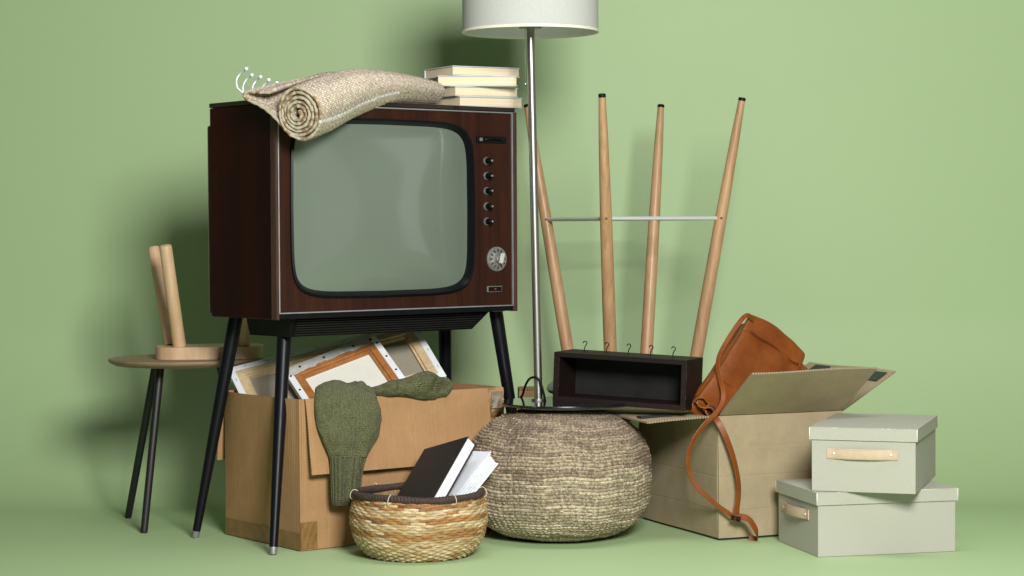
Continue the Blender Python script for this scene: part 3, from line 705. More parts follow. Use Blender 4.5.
# ------------------------------------------------------------------ sweater draped over the front flap
sw_ = thing('sweater', 'olive green knitted sweater with ribbed cuff hanging over the tan box', 'sweater', (-.44, 5.25, 0))
def loft(name, rows, m, parent, mat_, nseg=48, sub=6, thick=1.0, exps=2.6, wob=.0, seed=0, rib=0, crease=0):
    """rows: (centre, half-width vector, normal vector*thickness)"""
    Cn = spline([r[0] for r in rows], sub); Wd = spline([r[1] for r in rows], sub); Nm = spline([r[2] for r in rows], sub)
    n = len(Cn); G = np.zeros((n, nseg, 3)); UV = np.zeros((n, nseg, 2)); arc = 0
    for i in range(n):
        if i: arc += (Cn[i]-Cn[i-1]).length
        for k in range(nseg):
            t = 2*pi*k/nseg; c, s = cos(t), sin(t)
            cc = math.copysign(abs(c)**(2/exps), c); ss = math.copysign(abs(s)**(2/2.2), s)
            p = Cn[i]+Wd[i]*cc+Nm[i]*ss
            q = mnoise.noise(p*22+Vector((seed, 0, 0)))*wob+mnoise.noise(p*60+Vector((seed, 5, 0)))*wob*.35
            q += crease*(abs(mnoise.noise(Vector((p.x*34+p.z*10, p.y*10, p.z*13+seed))))**.6-.35)
            if rib: q += rib*sin(k/nseg*2*pi*26)
            p = p+Nm[i].normalized()*q*(1 if s > 0 else .2)
            G[i, k] = p; UV[i, k] = (k/nseg*2*(Wd[i].length*2), arc)
    UV[:, :, 0] = np.arange(nseg)[None, :]/nseg*.30
    ex = [list(range(nseg))[::-1], [(n-1)*nseg+k for k in range(nseg)]]
    return grid_mesh(name, G, mat_, parent, wrap_u=True, uv=UV, faces_extra=ex)
def pl_pt(px, py, v):   # point on the plane parallel to the left box front, v metres behind it
    o_ = Vector((LX, LY, 0)); nrm = Vector((-sin(LA), cos(LA), 0)); a = at(px, py, 1.0)-Vector((0, 0, H))
    t = (o_+nrm*v-Vector((0, 0, H))).dot(nrm)/a.dot(nrm); return Vector((0, 0, H))+a*t
NF = Vector((sin(LA), -cos(LA), 0))
def prow(y, xl, xr, v, tk, tiltn=0):
    a, b = pl_pt(xl, y, v), pl_pt(xr, y, v); return ((a+b)/2-sw_.location, (b-a)/2, (NF+Vector((0, 0, tiltn))).normalized()*tk)
rows = [prow(388, 322, 362, .055, .006, 2), prow(386.0, 318.5, 366, .034, .012, 2.4), prow(386.5, 316, 370, .014, .014, 1.4), prow(390.5, 315, 374, .000, .013, .8), prow(395, 315.2, 376, -.014, .013, .4), prow(403, 315, 378.5, -.022, .014), prow(415, 315.5, 381.3, -.030, .016), prow(428, 318, 380.5, -.036, .016), prow(440, 322, 376, -.040, .016), prow(450, 326.5, 370, -.044, .015), prow(457, 329.3, 366.5, -.046, .014)]
loft('sleeve', rows, None, sw_, M['knit'], 96, 10, wob=.010, exps=3.0, crease=.011)
rows = [prow(456.5, 329.5, 366.3, -.048, .0135), prow(465, 330.5, 363.8, -.050, .014), prow(478, 330.8, 361.5, -.050, .014), prow(490, 331, 360, -.050, .014), prow(500, 331.5, 358, -.050, .013), prow(505.5, 333, 354.5, -.050, .009)]
loft('cuff', rows, None, sw_, M['knit_rib'], 208, 6, wob=.002, rib=.0020, exps=3, seed=4)
def lrow(x, yt, yb, v, tk):
    a, b = pl_pt(x, yb, v), pl_pt(x, yt, v); return ((a+b)/2-sw_.location, (b-a)/2, (NF+Vector((0, 0, .3)))*tk)
rows = [lrow(362, 385, 397, .012, .010), lrow(370, 387, 396.5, -.002, .010), lrow(378, 385.5, 396, -.010, .012), lrow(388, 381.5, 397, -.012, .018), lrow(397, 379.5, 396.5, -.013, .022), lrow(408, 377.0, 397.5, -.014, .025), lrow(418, 373.0, 400, -.014, .024), lrow(428, 373.2, 400.5, -.014, .024), lrow(437, 376.5, 399, -.013, .021), lrow(445, 379, 396.5, -.010, .017), lrow(448.5, 382, 393.5, -.008, .010)]
loft('bunched_body', rows, None, sw_, M['knit'], 80, 10, wob=.020, exps=3.4, seed=9, crease=.026)

# ------------------------------------------------------------------ straw basket
BX, BY = -.232, 5.145
bk = thing('straw_basket', 'round straw basket with orange-brown bands and dark wrapped rim holding notebooks', 'basket', (BX, BY, 0), .15)
def weave_color(h_, base, alt, p): return np.where((h_ < p)[..., None], alt, base)
def basket():
    prof = spline([Vector(p) for p in ((.02, 0, .003), (.108, 0, .003), (.130, 0, .010), (.155, 0, .040), (.1660, 0, .075), (.1675, 0, .105), (.162, 0, .132), (.156, 0, .150))], 30)
    pr = np.array([(p.x, p.z) for p in prof]); ds = np.concatenate([[0], np.cumsum(np.hypot(*np.diff(pr, axis=0).T))])
    rows_h = .0066; n = int(ds[-1]/rows_h)*8; q = np.linspace(0, ds[-1], n); R = np.interp(q, ds, pr[:, 0]); Z = np.interp(q, ds, pr[:, 1])
    tr, tz = np.gradient(R), np.gradient(Z); L = np.hypot(tr, tz); nr, nz = tz/L, -tr/L
    m = 840; th_ = np.arange(m)/m*2*pi
    row = np.floor(q/rows_h); fr = q/rows_h-row; NS = 30
    wobr = .35*np.sin(th_*3+1)[None, :]+.3*np.sin(th_*7)[None, :]
    qq = q[:, None]/rows_h+wobr*.6; row = np.floor(qq); fr = qq-row
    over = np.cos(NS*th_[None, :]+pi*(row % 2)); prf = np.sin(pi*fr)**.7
    jit = rng.random((200, 200)); cell = np.floor((NS*th_[None, :]+pi*(row % 2))/(2*pi)+.5); hv = jit[(row.astype(int)) % 200, cell.astype(int) % 200]
    dsp = .0012*prf+.0019*over*prf*(.8+.4*hv)
    Rr = R[:, None]+nr[:, None]*dsp; Zz = Z[:, None]+nz[:, None]*dsp
    G = np.stack([Rr*np.cos(th_)[None, :], Rr*np.sin(th_)[None, :]*.97, Zz], -1)
    straw = np.array([.41, .285, .130]); pale = np.array([.53, .41, .245]); org = np.array([.30, .150, .050]); brn = np.array([.16, .085, .04])
    zrow = (row*rows_h)
    col = np.where((hv < .45)[..., None], straw, pale)*(.85+.3*jit[(row.astype(int)+7) % 200, (cell.astype(int)*3) % 200])[..., None]
    rn = row.astype(int); tot = int(ds[-1]/rows_h)
    bands = np.isin(tot-rn, [1, 2, 3, 7, 8, 12, 13, 14])
    dense = jit[(rn*5+3) % 200, (cell.astype(int)*7) % 200]
    col = np.where((bands & (dense < .80))[..., None], np.where((hv < .22)[..., None], brn*1.3, org*1.1)*(.85+.4*dense[..., None]), col)
    col = np.where((~bands & (dense < .06))[..., None], org*1.15, col)
    col *= (.35+.65*np.clip(prf*1.3, 0, 1))[..., None]**.5  # shading between the strand rows put into the colour
    col = col*(.72+.5*rng.random((n//3+1, m//9+1)).repeat(3, 0).repeat(9, 1)[:n, :m])[..., None]
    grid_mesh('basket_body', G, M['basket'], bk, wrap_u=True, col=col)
    # inner wall
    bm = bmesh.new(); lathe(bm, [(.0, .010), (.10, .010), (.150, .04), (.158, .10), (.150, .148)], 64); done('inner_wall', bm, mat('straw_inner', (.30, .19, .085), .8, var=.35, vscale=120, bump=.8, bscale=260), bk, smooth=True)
    # wrapped rim: torus with diagonal wraps
    m1, m2 = 900, 20; t1 = np.arange(m1)/m1*2*pi; t2 = np.arange(m2)/m2*2*pi
    wr = .0017*np.abs(np.sin((t1[:, None]*58+t2[None, :]*.5)))
    rr = .0078+wr+.0007*np.sin(t1*9)[:, None]
    cz = .1545+.0022*np.sin(t1*2+.5)+.0012*np.sin(t1*5); Rm = .1545+.0015*np.sin(t1*4)
    G = np.stack([(Rm[:, None]+rr*np.cos(t2)[None, :])*np.cos(t1)[:, None], (Rm[:, None]+rr*np.cos(t2)[None, :])*np.sin(t1)[:, None]*.97, cz[:, None]+rr*np.sin(t2)[None, :]], -1)
    grid_mesh('rim', G, M['rope_dark'], bk, wrap_u=True, wrap_v=True)
    bm = bmesh.new()
    for k in range(6):
        a = 2*pi*k/6+random.uniform(-.25, .25); b_ = a+random.uniform(-.02, .03)
        p = [Vector((r_*cos(a_), r_*sin(a_)*.97, z_)) for r_, z_, a_ in ((.160, .139, a), (.1675, .148, a), (.1655, .1590, (a+b_)/2), (.158, .1662, b_), (.149, .163, b_))]
        tube(bm, spline(p, 3), .0009, 5)
    separate('rim_stitch', bm, M['pages_cream'], bk, True)
basket()

# notebooks standing in the basket
def obook(label, TR, e1, e2, w, hgt, t, cov, pg, fan=0):
    """hardback seen on its cover: TR = top right corner of the cover, e1 to the right, e2 down, thickness away from the viewer"""
    e1 = Vector(e1).normalized(); e2 = Vector(e2); e2 = (e2-e1*e2.dot(e1)).normalized(); e3 = e1.cross(e2)
    if e3.y < 0: e3 = -e3
    TL = TR-e1*w
    r = thing('notebook', label, 'notebook', TL)
    Mx = Matrix(((e1.x, e2.x, e3.x, 0), (e1.y, e2.y, e3.y, 0), (e1.z, e2.z, e3.z, 0), (0, 0, 0, 1)))
    if fan:      # half-open book: leaves spread like a fan from the spine
        bm = bmesh.new(); n = 9
        for k in range(n):
            Mk = Mx @ Matrix.Rotation(-fan*(k+.6)/(n+.2), 4, 'Y'); box(bm, .004, w-.004-.003*(k % 2), .004+.001*(k % 3), hgt-.004, .0010, .0034, Mk)
        done('pages', bm, M[pg], r)
        bm = bmesh.new(); box(bm, 0, w, 0, hgt, -.0014, .0006, Mx); box(bm, 0, w, 0, hgt, .002, .0042, Mx @ Matrix.Rotation(-fan*1.06, 4, 'Y')); box(bm, -.003, 0, 0, hgt, -.0014, .006, Mx)
        done('cover', bm, M[cov], r, bevel=.0006, seg=1); return r
    bm = bmesh.new(); box(bm, .004, w-.003, .004, hgt-.004, .0026, t-.0026, Mx); done('pages', bm, M[pg], r)
    bm = bmesh.new(); box(bm, 0, w, 0, hgt, 0, .0024, Mx); box(bm, -.001, w+.0015, -.001, hgt, t-.0026, t+.001, Mx); box(bm, -.001, .002, 0, hgt, .0026, t-.0026, Mx)
    done('cover', bm, M[cov], r, bevel=.0007, seg=1)
    return r
obook('black-covered notebook leaning in the straw basket, white page edges showing', at(468.5, 436, 5.165), (52, -55, 20), (-36, -55, -59), .172, .225, .031, 'cover_black', 'pages_white')
obook('white-covered notebook leaning in the basket to the right of the black one', at(491.5, 452, 5.185), (52, -62, 4), (-34, -40, -44), .120, .190, .036, 'cover_lightgrey', 'pages_white', .30)

# ------------------------------------------------------------------ woven pouf
def pouf():
    PX, PY = .120, 5.445; A, Bz = .2345, .1675
    pf = thing('woven_pouf', 'large round woven seagrass pouf, brown-grey on top and lighter below', 'pouf', (PX, PY, 0))
    t = np.linspace(-pi/2, pi/2, 800); e = 2.55
    r = A*np.abs(np.cos(t))**(2/e); z = Bz+Bz*np.sign(np.sin(t))*np.abs(np.sin(t))**(2/e)
    r = np.where(z > Bz, r, A*np.abs(np.cos(t))**(2/3.0)); z = np.where(z > Bz, z, Bz-Bz*np.abs(np.sin(t))**(2/3.0))
    s = np.concatenate([[0], np.cumsum(np.hypot(np.diff(r), np.diff(z)))])
    rh = .0088; nrow = int(s[-1]/rh); n = nrow*9; q = np.linspace(.02, s[-1]-.0005, n)
    R = np.interp(q, s, r); Z = np.interp(q, s, z); tr, tz = np.gradient(R), np.gradient(Z); L = np.hypot(tr, tz)+1e-9; nr, nz = tz/L, -tr/L
    m = 1000; th_ = np.arange(m)/m*2*pi+pi/2
    wob = .22*np.sin(th_*5)[None, :]+.18*np.sin(th_*11+2)[None, :]
    qq = q[:, None]/rh+wob; row = np.floor(qq).astype(int); fr = qq-row
    # every few rows the braid steps: wide blocks, shifted from row to row
    K = 150; ph = th_[None, :]*K/(2*pi)
    st = np.sin(2*pi*(ph*.5+fr*.45*(1-2*(row % 2))+.5*(row % 2)))
    prf = np.sin(pi*fr)**.6
    J = rng.random((300, 400)); c1 = (np.floor(ph*.5+fr*.45*(1-2*(row % 2))+.5*(row % 2))).astype(int); h1 = J[row % 300, c1 % 400]
    c2 = np.floor(ph/9+((row+1)//2)*.5).astype(int); h2 = J[(row//2+40) % 300, (c2*3) % 400]
    joint = np.abs((ph/9+((row+1)//2)*.5) % 1-.5)
    ridge = np.where((joint > .46), 1.0, 0.0)
    dsp = .0024*prf+.0008*st*prf+.0006*ridge+(h2-.5)*.0016
    low = .0035*np.sin(th_*4+1)[None, :]+.002*np.sin(th_*9)[None, :]
    Rr = R[:, None]+nr[:, None]*dsp+low*np.clip(R[:, None]/A, 0, 1); Zz = np.maximum(Z[:, None]+nz[:, None]*dsp, .0005)
    G = np.stack([Rr*np.cos(th_)[None, :], Rr*np.sin(th_)[None, :], Zz], -1)
    dk = np.array([.165, .122, .088]); md = np.array([.235, .182, .132]); lt = np.array([.315, .255, .178]); vl = np.array([.40, .34, .245])
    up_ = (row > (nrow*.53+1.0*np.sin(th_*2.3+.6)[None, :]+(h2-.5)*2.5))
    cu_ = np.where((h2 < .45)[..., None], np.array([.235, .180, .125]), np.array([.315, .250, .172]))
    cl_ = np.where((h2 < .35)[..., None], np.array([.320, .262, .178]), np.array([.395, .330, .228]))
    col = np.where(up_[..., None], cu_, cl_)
    edge = ((fr > .70) & (h2 > .3)) | (ridge > .5)
    col = np.where(edge[..., None], col*1.28, col)
    col = np.where((fr < .16)[..., None], col*.62, col)
    uv = np.stack(np.broadcast_arrays((th_*A)[None, :], q[:, None]+wob*rh), -1)
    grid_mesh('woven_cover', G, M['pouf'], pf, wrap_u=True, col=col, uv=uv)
    bm = bmesh.new(); lathe(bm, [(0, .3345), (.06, .3345)], 32); done('top_centre', bm, mat('seagrass_centre', (.2, .16, .11), .9, var=.4, vscale=200, bump=.6, bscale=300), pf)
    bm = bmesh.new(); lathe(bm, [(0, .0008), (.10, .0008), (.10, .004), (0, .004)], 40); done('base_pad', bm, M['black_matte'], pf)
pouf()

# ------------------------------------------------------------------ floor lamp standing on the pouf
lb = .3405
lp = thing('floor_lamp', 'tall floor lamp with white drum shade and black disc base standing on the pouf', 'lamp', (.068, 5.505, lb))
bm = bmesh.new(); lathe(bm, [(0, .0), (.165, 0), (.1705, .003), (.1705, .007), (.168, .0095), (0, .0095)], 72, cx=.070, cy=-.035); done('base', bm, mat('glass_black', (.006, .008, .008), .1, coat=.8), lp, smooth=True, sharp=40)
ptop = Vector((-.0165, -.02, .985))
bm = bmesh.new(); tube(bm, [(0, 0, .0096), (0, 0, .014)], [.019, .017], 24); done('pole_collar', bm, M['steel'], lp, smooth=True, sharp=40)
bm = bmesh.new(); tube(bm, [Vector((0, 0, .0098)), ptop*.5+Vector((0, 0, .003)), ptop], .0106, 28); done('pole', bm, M['steel'], lp, smooth=True, sharp=50)
bm = bmesh.new(); tube(bm, [ptop-Vector((0, 0, .006)), ptop+Vector((0, 0, .012))], [.029, .029], 32); tube(bm, [ptop+Vector((0, 0, .013)), ptop+Vector((0, 0, .07))], [.018, .018], 24); done('socket', bm, M['steel'], lp, smooth=True, sharp=40)
SR, SH = .1765, .25; sz = ptop.z-.0165
bm = bmesh.new(); lathe(bm, [(SR, sz), (SR, sz+SH), (SR-.002, sz+SH), (SR-.002, sz)], 96, close=True, cx=ptop.x, cy=ptop.y)
sh_ = done('lamp_shade', bm, [M['shade'], M['shade_in']], lp, smooth=True, sharp=40)
for p in sh_.data.polygons:
    cn_ = p.center; nn_ = p.normal
    if Vector((cn_.x-ptop.x, cn_.y-ptop.y, 0)).dot(nn_) < -.01: p.material_index = 1
bm = bmesh.new(); lathe(bm, [(SR+.0012, sz-.0008), (SR+.0012, sz+.006), (SR-.0035, sz+.006), (SR-.0035, sz-.0008)], 96, close=True, cx=ptop.x, cy=ptop.y); done('shade_hem', bm, mat('shade_hem', (.70, .66, .56), .85), sh_, smooth=True, sharp=40)
bm = bmesh.new()
for k in range(3):
    a = 2*pi*k/3+.4; tube(bm, [ptop+Vector((.018*cos(a), .018*sin(a), .05)), ptop+Vector(((SR-.003)*cos(a), (SR-.003)*sin(a), .055))], .0018, 8)
separate('shade_spoke', bm, M['steel'], sh_, True)
bm = bmesh.new(); cx0 = Vector((ptop.x-.013, ptop.y-.022, ptop.z-.008)); cz1 = at(528.3, 84.5, 5.48).z-lb
k = 0; zz = cx0.z
while zz > cz1+.008: ball(bm, Vector((cx0.x-.001, cx0.y, zz)), .0012, 6); zz -= .0034
chn = done('pull_chain', bm, M['steel'], lp, smooth=True)
bm = bmesh.new(); ball(bm, Vector((cx0.x-.001, cx0.y, cz1)), .0055, 14); done('chain_ball', bm, M['steel'], chn, smooth=True)
bm = bmesh.new(); cb = [rel(at(x, y, Y), lp) for x, y, Y in ((519, 399, 5.62), (522.5, 395, 5.60), (525, 386.5, 5.57), (529, 379.3, 5.53), (534, 377.3, 5.49), (538.5, 379.5, 5.482), (541.5, 385.5, 5.48), (543.8, 394, 5.48), (545.5, 401.5, 5.49), (549, 404.8, 5.51))]
tube(bm, spline(cb, 6), .0031, 10); done('cable', bm, M['black_plastic'], lp, smooth=True)

# ------------------------------------------------------------------ upside-down bar stool
SXc, SYc = .337, 5.93; ztip = 1.166; zs = .418
bs = thing('bar_stool', 'tall wooden bar stool turned upside down, four tapered legs pointing up', 'stool', (SXc, SYc, .336))
def srel(p): return Vector(p)-bs.location
tips = [at(527, 104.5, 6.10), at(602, 93.5, 5.64), at(661, 104.5, 6.15), at(742.3, 97.5, 5.84)]
mid = sum(tips, Vector())/4
cxs, cys = .334, 5.93
bots_px = [(569.5, 6.045), (610.8, 5.79), (646, 6.06), (695, 5.885)]
legs = []
for tp, (bx, bY) in zip(tips, bots_px):
    b = at(bx, 372, bY); b.z = zs; tp = Vector((tp.x, tp.y, mid.z)); legs.append((b, tp))
    dd = tp-b
    bm = bmesh.new(); tube(bm, [srel(b+dd*f) for f in (0, .25, .55, .85, .988)], [.0182, .0178, .0165, .0128, .0095], 24); lg = done('leg', bm, M['beech_leg'], bs, smooth=True, sharp=50)
    bm = bmesh.new(); tube(bm, [srel(b+dd*f) for f in (.9882, .997, 1.0)], [.0102, .0102, .0085], 20); done('leg_tip', bm, M['black_plastic'], lg, smooth=True, sharp=50)
bm = bmesh.new(); zf = .826; pts4 = []
for b, tp in (legs[0], legs[1], legs[3], legs[2]):
    f = (zf-b.z)/(tp.z-b.z); p = b+(tp-b)*f; pts4.append(srel(p))
for i in range(4):
    a, b = pts4[i], pts4[(i+1) % 4]; tube(bm, [a+(b-a)*.035, b+(a-b)*.035], .0056, 12)
separate('footrest_bar', bm, M['chrome'], bs, True, 50)
bm = bmesh.new()
for p in pts4: tube(bm, [p+Vector((0, -.0165, 0)), p+Vector((0, -.0185, 0))], [.0035, .0025], 10)
separate('footrest_screw', bm, M['hook_wire'], bs, True, 50)
bm = bmesh.new(); lathe(bm, [(0, .082), (.10, .081), (.15, .066), (.19, .042), (.213, .022), (.218, .012), (.212, .003), (.20, .001), (0, .001)], 64, cx=-.024); done('seat', bm, M['seat_fabric'], bs, smooth=True, sharp=60)
bm = bmesh.new(); lathe(bm, [(0, .070), (.17, .070), (.17, .0815), (0, .0815)], 48, cx=-.01); done('seat_plate', bm, M['black_plastic'], bs)

# boxes hidden behind the pouf
def closed_box(name, label, x, y, rz, w, d, h, m):
    r = thing(name, label, 'cardboard box', (x, y, 0), rz)
    bm = bmesh.new(); panel(bm, (0, 0, .001), (w, 0, 0), (0, 0, h-.001), (0, -1, 0), .004); panel(bm, (w, .004, .001), (0, d-.008, 0), (0, 0, h-.001), (1, 0, 0), .004)
    panel(bm, (w, d, .001), (-w, 0, 0), (0, 0, h-.001), (0, 1, 0), .004); panel(bm, (0, d-.004, .001), (0, -d+.008, 0), (0, 0, h-.001), (-1, 0, 0), .004)
    done('walls', bm, m, r)
    bm = bmesh.new(); panel(bm, (.001, .001, h+.0035), (w-.002, 0, 0), (0, d/2-.002, 0), (0, 0, 1), .003); panel(bm, (.001, d/2+.001, h+.0035), (w-.002, 0, 0), (0, d/2-.002, 0), (0, 0, 1), .003)
    done('top_flap', bm, m, r)
    return r
closed_box('cardboard_box', 'narrow upright cardboard box half hidden behind the lamp pole', -.016+.034, 5.86, .03, .054, .12, .3480, M['card_small'])
closed_box('cardboard_box', 'closed cardboard box behind the pouf, under the upside-down stool seat', .125, 5.80, 0, .20, .34, .3300, M['card_small'])

# ------------------------------------------------------------------ right cardboard box
RX_, RY_, RA = .5245, 5.357, .3934; RW, RD, RH = .3684, .4514, .3189
cr_ = thing('cardboard_box', 'open greyish cardboard box with spread flaps holding the leather bag', 'cardboard box', (RX_, RY_, 0), RA)
CR = M['card_right']
def crease(hs):
    def f(s, t): return sum(-.0006*math.exp(-((t-h_)/.006)**2) for h_ in hs)+.0018*sin(s*6+t*4)
    return f
fr_ = crease([.22, .50, .74])
slab('front_wall', [CR[0], CR[0]], cr_, (0, 0, .006), (RW, 0, 0), (0, 0, RH-.006), (0, -1, 0), .005, 12, 90, fr_)
slab('left_wall', [CR[0], CR[0]], cr_, (0, RD, .006), (0, -RD+.005, 0), (0, 0, RH-.006), (-1, 0, 0), .005, 12, 90, fr_)
slab('right_wall', [CR[0], CR[0]], cr_, (RW, .006, .006), (0, RD-.012, 0), (0, 0, RH-.006), (1, 0, 0), .005, 4, 40, fr_)
slab('back_wall', [CR[0], CR[0]], cr_, (RW-.006, RD, .006), (-RW+.012, 0, 0), (0, 0, RH-.006), (0, 1, 0), .005, 4, 40, fr_)
slab('bottom', CR, cr_, (.006, .006, .005), (RW-.012, 0, 0), (0, RD-.012, 0), (0, 0, 1), .004)
bm = bmesh.new(); box(bm, .004, RW-.004, .003, .010, .0008, .0045); box(bm, .003, .008, .012, RD-.01, .0008, .0045); separate('bottom_flap_edge', bm, M['mark_black'], cr_)
fl = .205; up = radians(35)
slab('front_flap', CR, cr_, (.003, -.002, RH+.002), (RW-.006, 0, 0), (0, -fl*cos(up), fl*sin(up)), (0, -sin(up), -cos(up)), .0045, 12, 10, lambda s, t: .003*sin(s*5+1)*t)
# right flap opens outwards to the right
ur = radians(31); fr2 = .188
rf = slab('right_flap', CR, cr_, (RW+.001, .004, RH+.002), (0, RD-.01, 0), (fr2*cos(ur), 0, fr2*sin(ur)), (-sin(ur), 0, cos(ur)), .0045, 10, 8, lambda s, t: .003*sin(s*6)*t)
def on_rflap(bm, y0, y1, f0, f1):
    a = Vector((cos(ur), 0, sin(ur))); n_ = Vector((-sin(ur), 0, cos(ur))); o_ = Vector((RW+.001, .004, RH+.0035))
    Mx = Matrix(((a.x, 0, n_.x, o_.x), (a.y, 1, n_.y, o_.y), (a.z, 0, n_.z, o_.z), (0, 0, 0, 1))); box(bm, f0, f1, y0, y1, .0022, .0034, Mx)
bm = bmesh.new(); on_rflap(bm, .014, .090, .132, .172); on_rflap(bm, .30, .38, .132, .172); separate('printed_mark', bm, M['mark'], rf)
# left flap bends out almost level; the crate rests on it
fl3 = .198
lf = slab('left_flap', CR, cr_, (-.001, RD-.004, RH+.001), (0, -RD+.008, 0), (-fl3, 0, -.002), (0, 0, 1), .0045, 14, 8, lambda s, t: .0035*sin(s*5)*t*t*0-.006*t*t*s*s)
bm = bmesh.new(); box(bm, -.190, -.100, .060, .085, RH-.0035, RH+.0018); done('printed_mark', bm, M['mark_black'], lf)
ub = radians(62)
slab('back_flap', CR, cr_, (RW-.004, RD+.006, RH+.001), (-RW+.008, 0, 0), (0, .04, -.19), (0, .97, .2), .0045, 6, 5)

# ------------------------------------------------------------------ black crate with hooks
ca = -.40
ck = thing('wall_shelf_box', 'dark brown open wooden shelf box with small wire hooks, lying between pouf and grey carton', 'shelf', (.1035, 5.475, .3503), ca)
ck.rotation_euler = (0, .043, ca)
cw, cdp, chh, tk = .363, .135, .1290, .0125
bm = bmesh.new(); box(bm, 0, cw, 0, cdp, 0, tk); done('bottom_board', bm, M['crate'], ck, bevel=.0012)
bm = bmesh.new(); box(bm, 0, cw, 0, cdp, chh-tk, chh); tb_ = done('top_board', bm, M['crate'], ck, bevel=.0012)
bm = bmesh.new(); box(bm, 0.0002, tk+.003, .0006, cdp-.0006, tk, chh-tk); done('end_board', bm, M['crate'], ck)
bm = bmesh.new(); box(bm, cw-tk-.001, cw-.0002, .0006, cdp-.0006, tk, chh-tk); done('end_board', bm, M['crate'], ck)
bm = bmesh.new(); box(bm, tk, cw-tk, cdp-.012, cdp-.005, tk, chh-tk); done('back_board', bm, M['crate_in'], ck)
bm = bmesh.new()
for _ in range(60):
    e = random.choice([0, 1, 2, 3]); s = random.random(); L_ = random.uniform(.0006, .0035)
    if e == 0: box(bm, cw*s, cw*s+L_, -.0004, .0008, chh-.0006, chh+.0003)
    elif e == 1: box(bm, cw-.0006, cw+.0003, -.0004, .0008, chh*s, min(chh, chh*s+L_*1.5))
    elif e == 2: box(bm, .0154+(cw-.03)*s, .0154+(cw-.03)*s+L_, -.0003, .0006, tk-.0005, tk+.0003)
    else: box(bm, tk+.0026, tk+.0033, -.0003, .0006, tk+(chh-2*tk)*s, tk+(chh-2*tk)*s+L_)
merge_into(tb_, bm, M['crate_worn'])
for i, px in enumerate((583.5, 605.5, 627.8, 650.6, 673.8)):
    x = .058+.061*i; y = .070; z = chh
    path = spline([(x, y, z-.004), (x, y, z+.008), (x+.002, y, z+.0145), (x+.006, y-.002, z+.020), (x+.007, y-.003, z+.0245), (x+.0035, y-.004, z+.0275), (x-.001, y-.004, z+.0265), (x-.003, y-.004, z+.0225)], 5)
    bm = bmesh.new(); tube(bm, path, .00135, 8); tube(bm, [(x, y, z-.0005), (x, y, z+.0015)], [.0045, .0035], 12); done('wire_hook', bm, M['hook_wire'], ck, smooth=True, sharp=50)

# ------------------------------------------------------------------ leather bag
A0, B0_, C0_ = at(697, 401, 5.375), at(748, 316.5, 5.50), at(805.5, 357.5, 5.575)
bg = thing('leather_bag', 'brown leather shoulder bag slumped in the grey carton, strap hanging to the floor', 'bag', A0)
es = (C0_-B0_); et = (A0-B0_); Ls, Lt = es.length, et.length; es.normalize(); et = (et-es*et.dot(es)*.6).normalized(); en = es.cross(et).normalized()
if en.y > 0: en = -en
def bag_shape(name, s0, s1, t0, t1, off, thick, seed, n=70, m=70, parent=None, e=4.5, side=1, skew=0):
    G = np.zeros((n, 2*m, 3)); 
    for i in range(n):
        a = -1+2*i/(n-1)
        for k in range(2*m):
            f = k/(2*m)*2*pi; b = cos(f); sg = sin(f)
            # rounded-rectangle footprint
            aa = math.copysign(abs(sin(a*pi/2))**.75, a); lim = (1-abs(aa)**e)**(1/e) if abs(aa) < 1 else 0
            bb = math.copysign(abs(b)**.55, b)*(.90+.10*lim if lim > 0 else .90)
            hgt = math.copysign(abs(sg)**.5, sg)*max(0, 1-abs(aa)**6)**.5
            s = s0+(s1-s0)*(bb+1)/2; t = t0+(t1-t0)*(aa+1)/2
            p = B0_+es*s+et*t+en*(off+thick*hgt)
            w_ = mnoise.noise(p*16+Vector((seed, 0, 0)))*.0055+mnoise.noise(Vector((s*30+seed, t*9, 0)))*.003
            S_ = (bb+1)/2; T_ = (aa+1)/2
            p += -et*.019*sin(pi*min(1, max(0, S_*.9+.08)))*(1-T_)**2 + es*(skew*t*max(0, S_-.3)-.42*max(0, t)**2*(1-S_)**2)
            if sg > 0:
                w_ += -.0035*math.exp(-((t-.044-.001*sin(s*30))/.0030)**2)*(side) - .0030*math.exp(-((t-Lt*.68)/.003)**2)*side
            p += en*w_
            G[i, k] = p-bg.location
    return grid_mesh(name, G, M['leather'], parent, wrap_u=True, faces_extra=[list(range(2*m)), [(n-1)*2*m+k for k in range(2*m)][::-1]])
bag_shape('bag_body', .004, Ls+.066, .016, Lt+.02, -.030, .026, 3, parent=bg, side=0, skew=.52)
bfl = bag_shape('bag_flap', .000, Ls-.004, -.004, Lt+.004, .000, .016, 7, parent=bg)
# seams with raised stitching
bm = bmesh.new()
for tt, a, b in ((.036, .015, Ls-.02), (.040, .015, Ls-.02), (Lt*.70, .005, Ls*.6)):
    pa = [B0_+es*(a+(b-a)*i/20)+et*(tt+.003*sin(i*.5))+en*(.0165+mnoise.noise((B0_+es*(a+(b-a)*i/20)+et*tt)*16+Vector((7, 0, 0)))*.0055) for i in range(21)]
    tube(bm, [p-bg.location for p in pa], .0012, 6)
merge_into(bfl, bm, M['leather'])
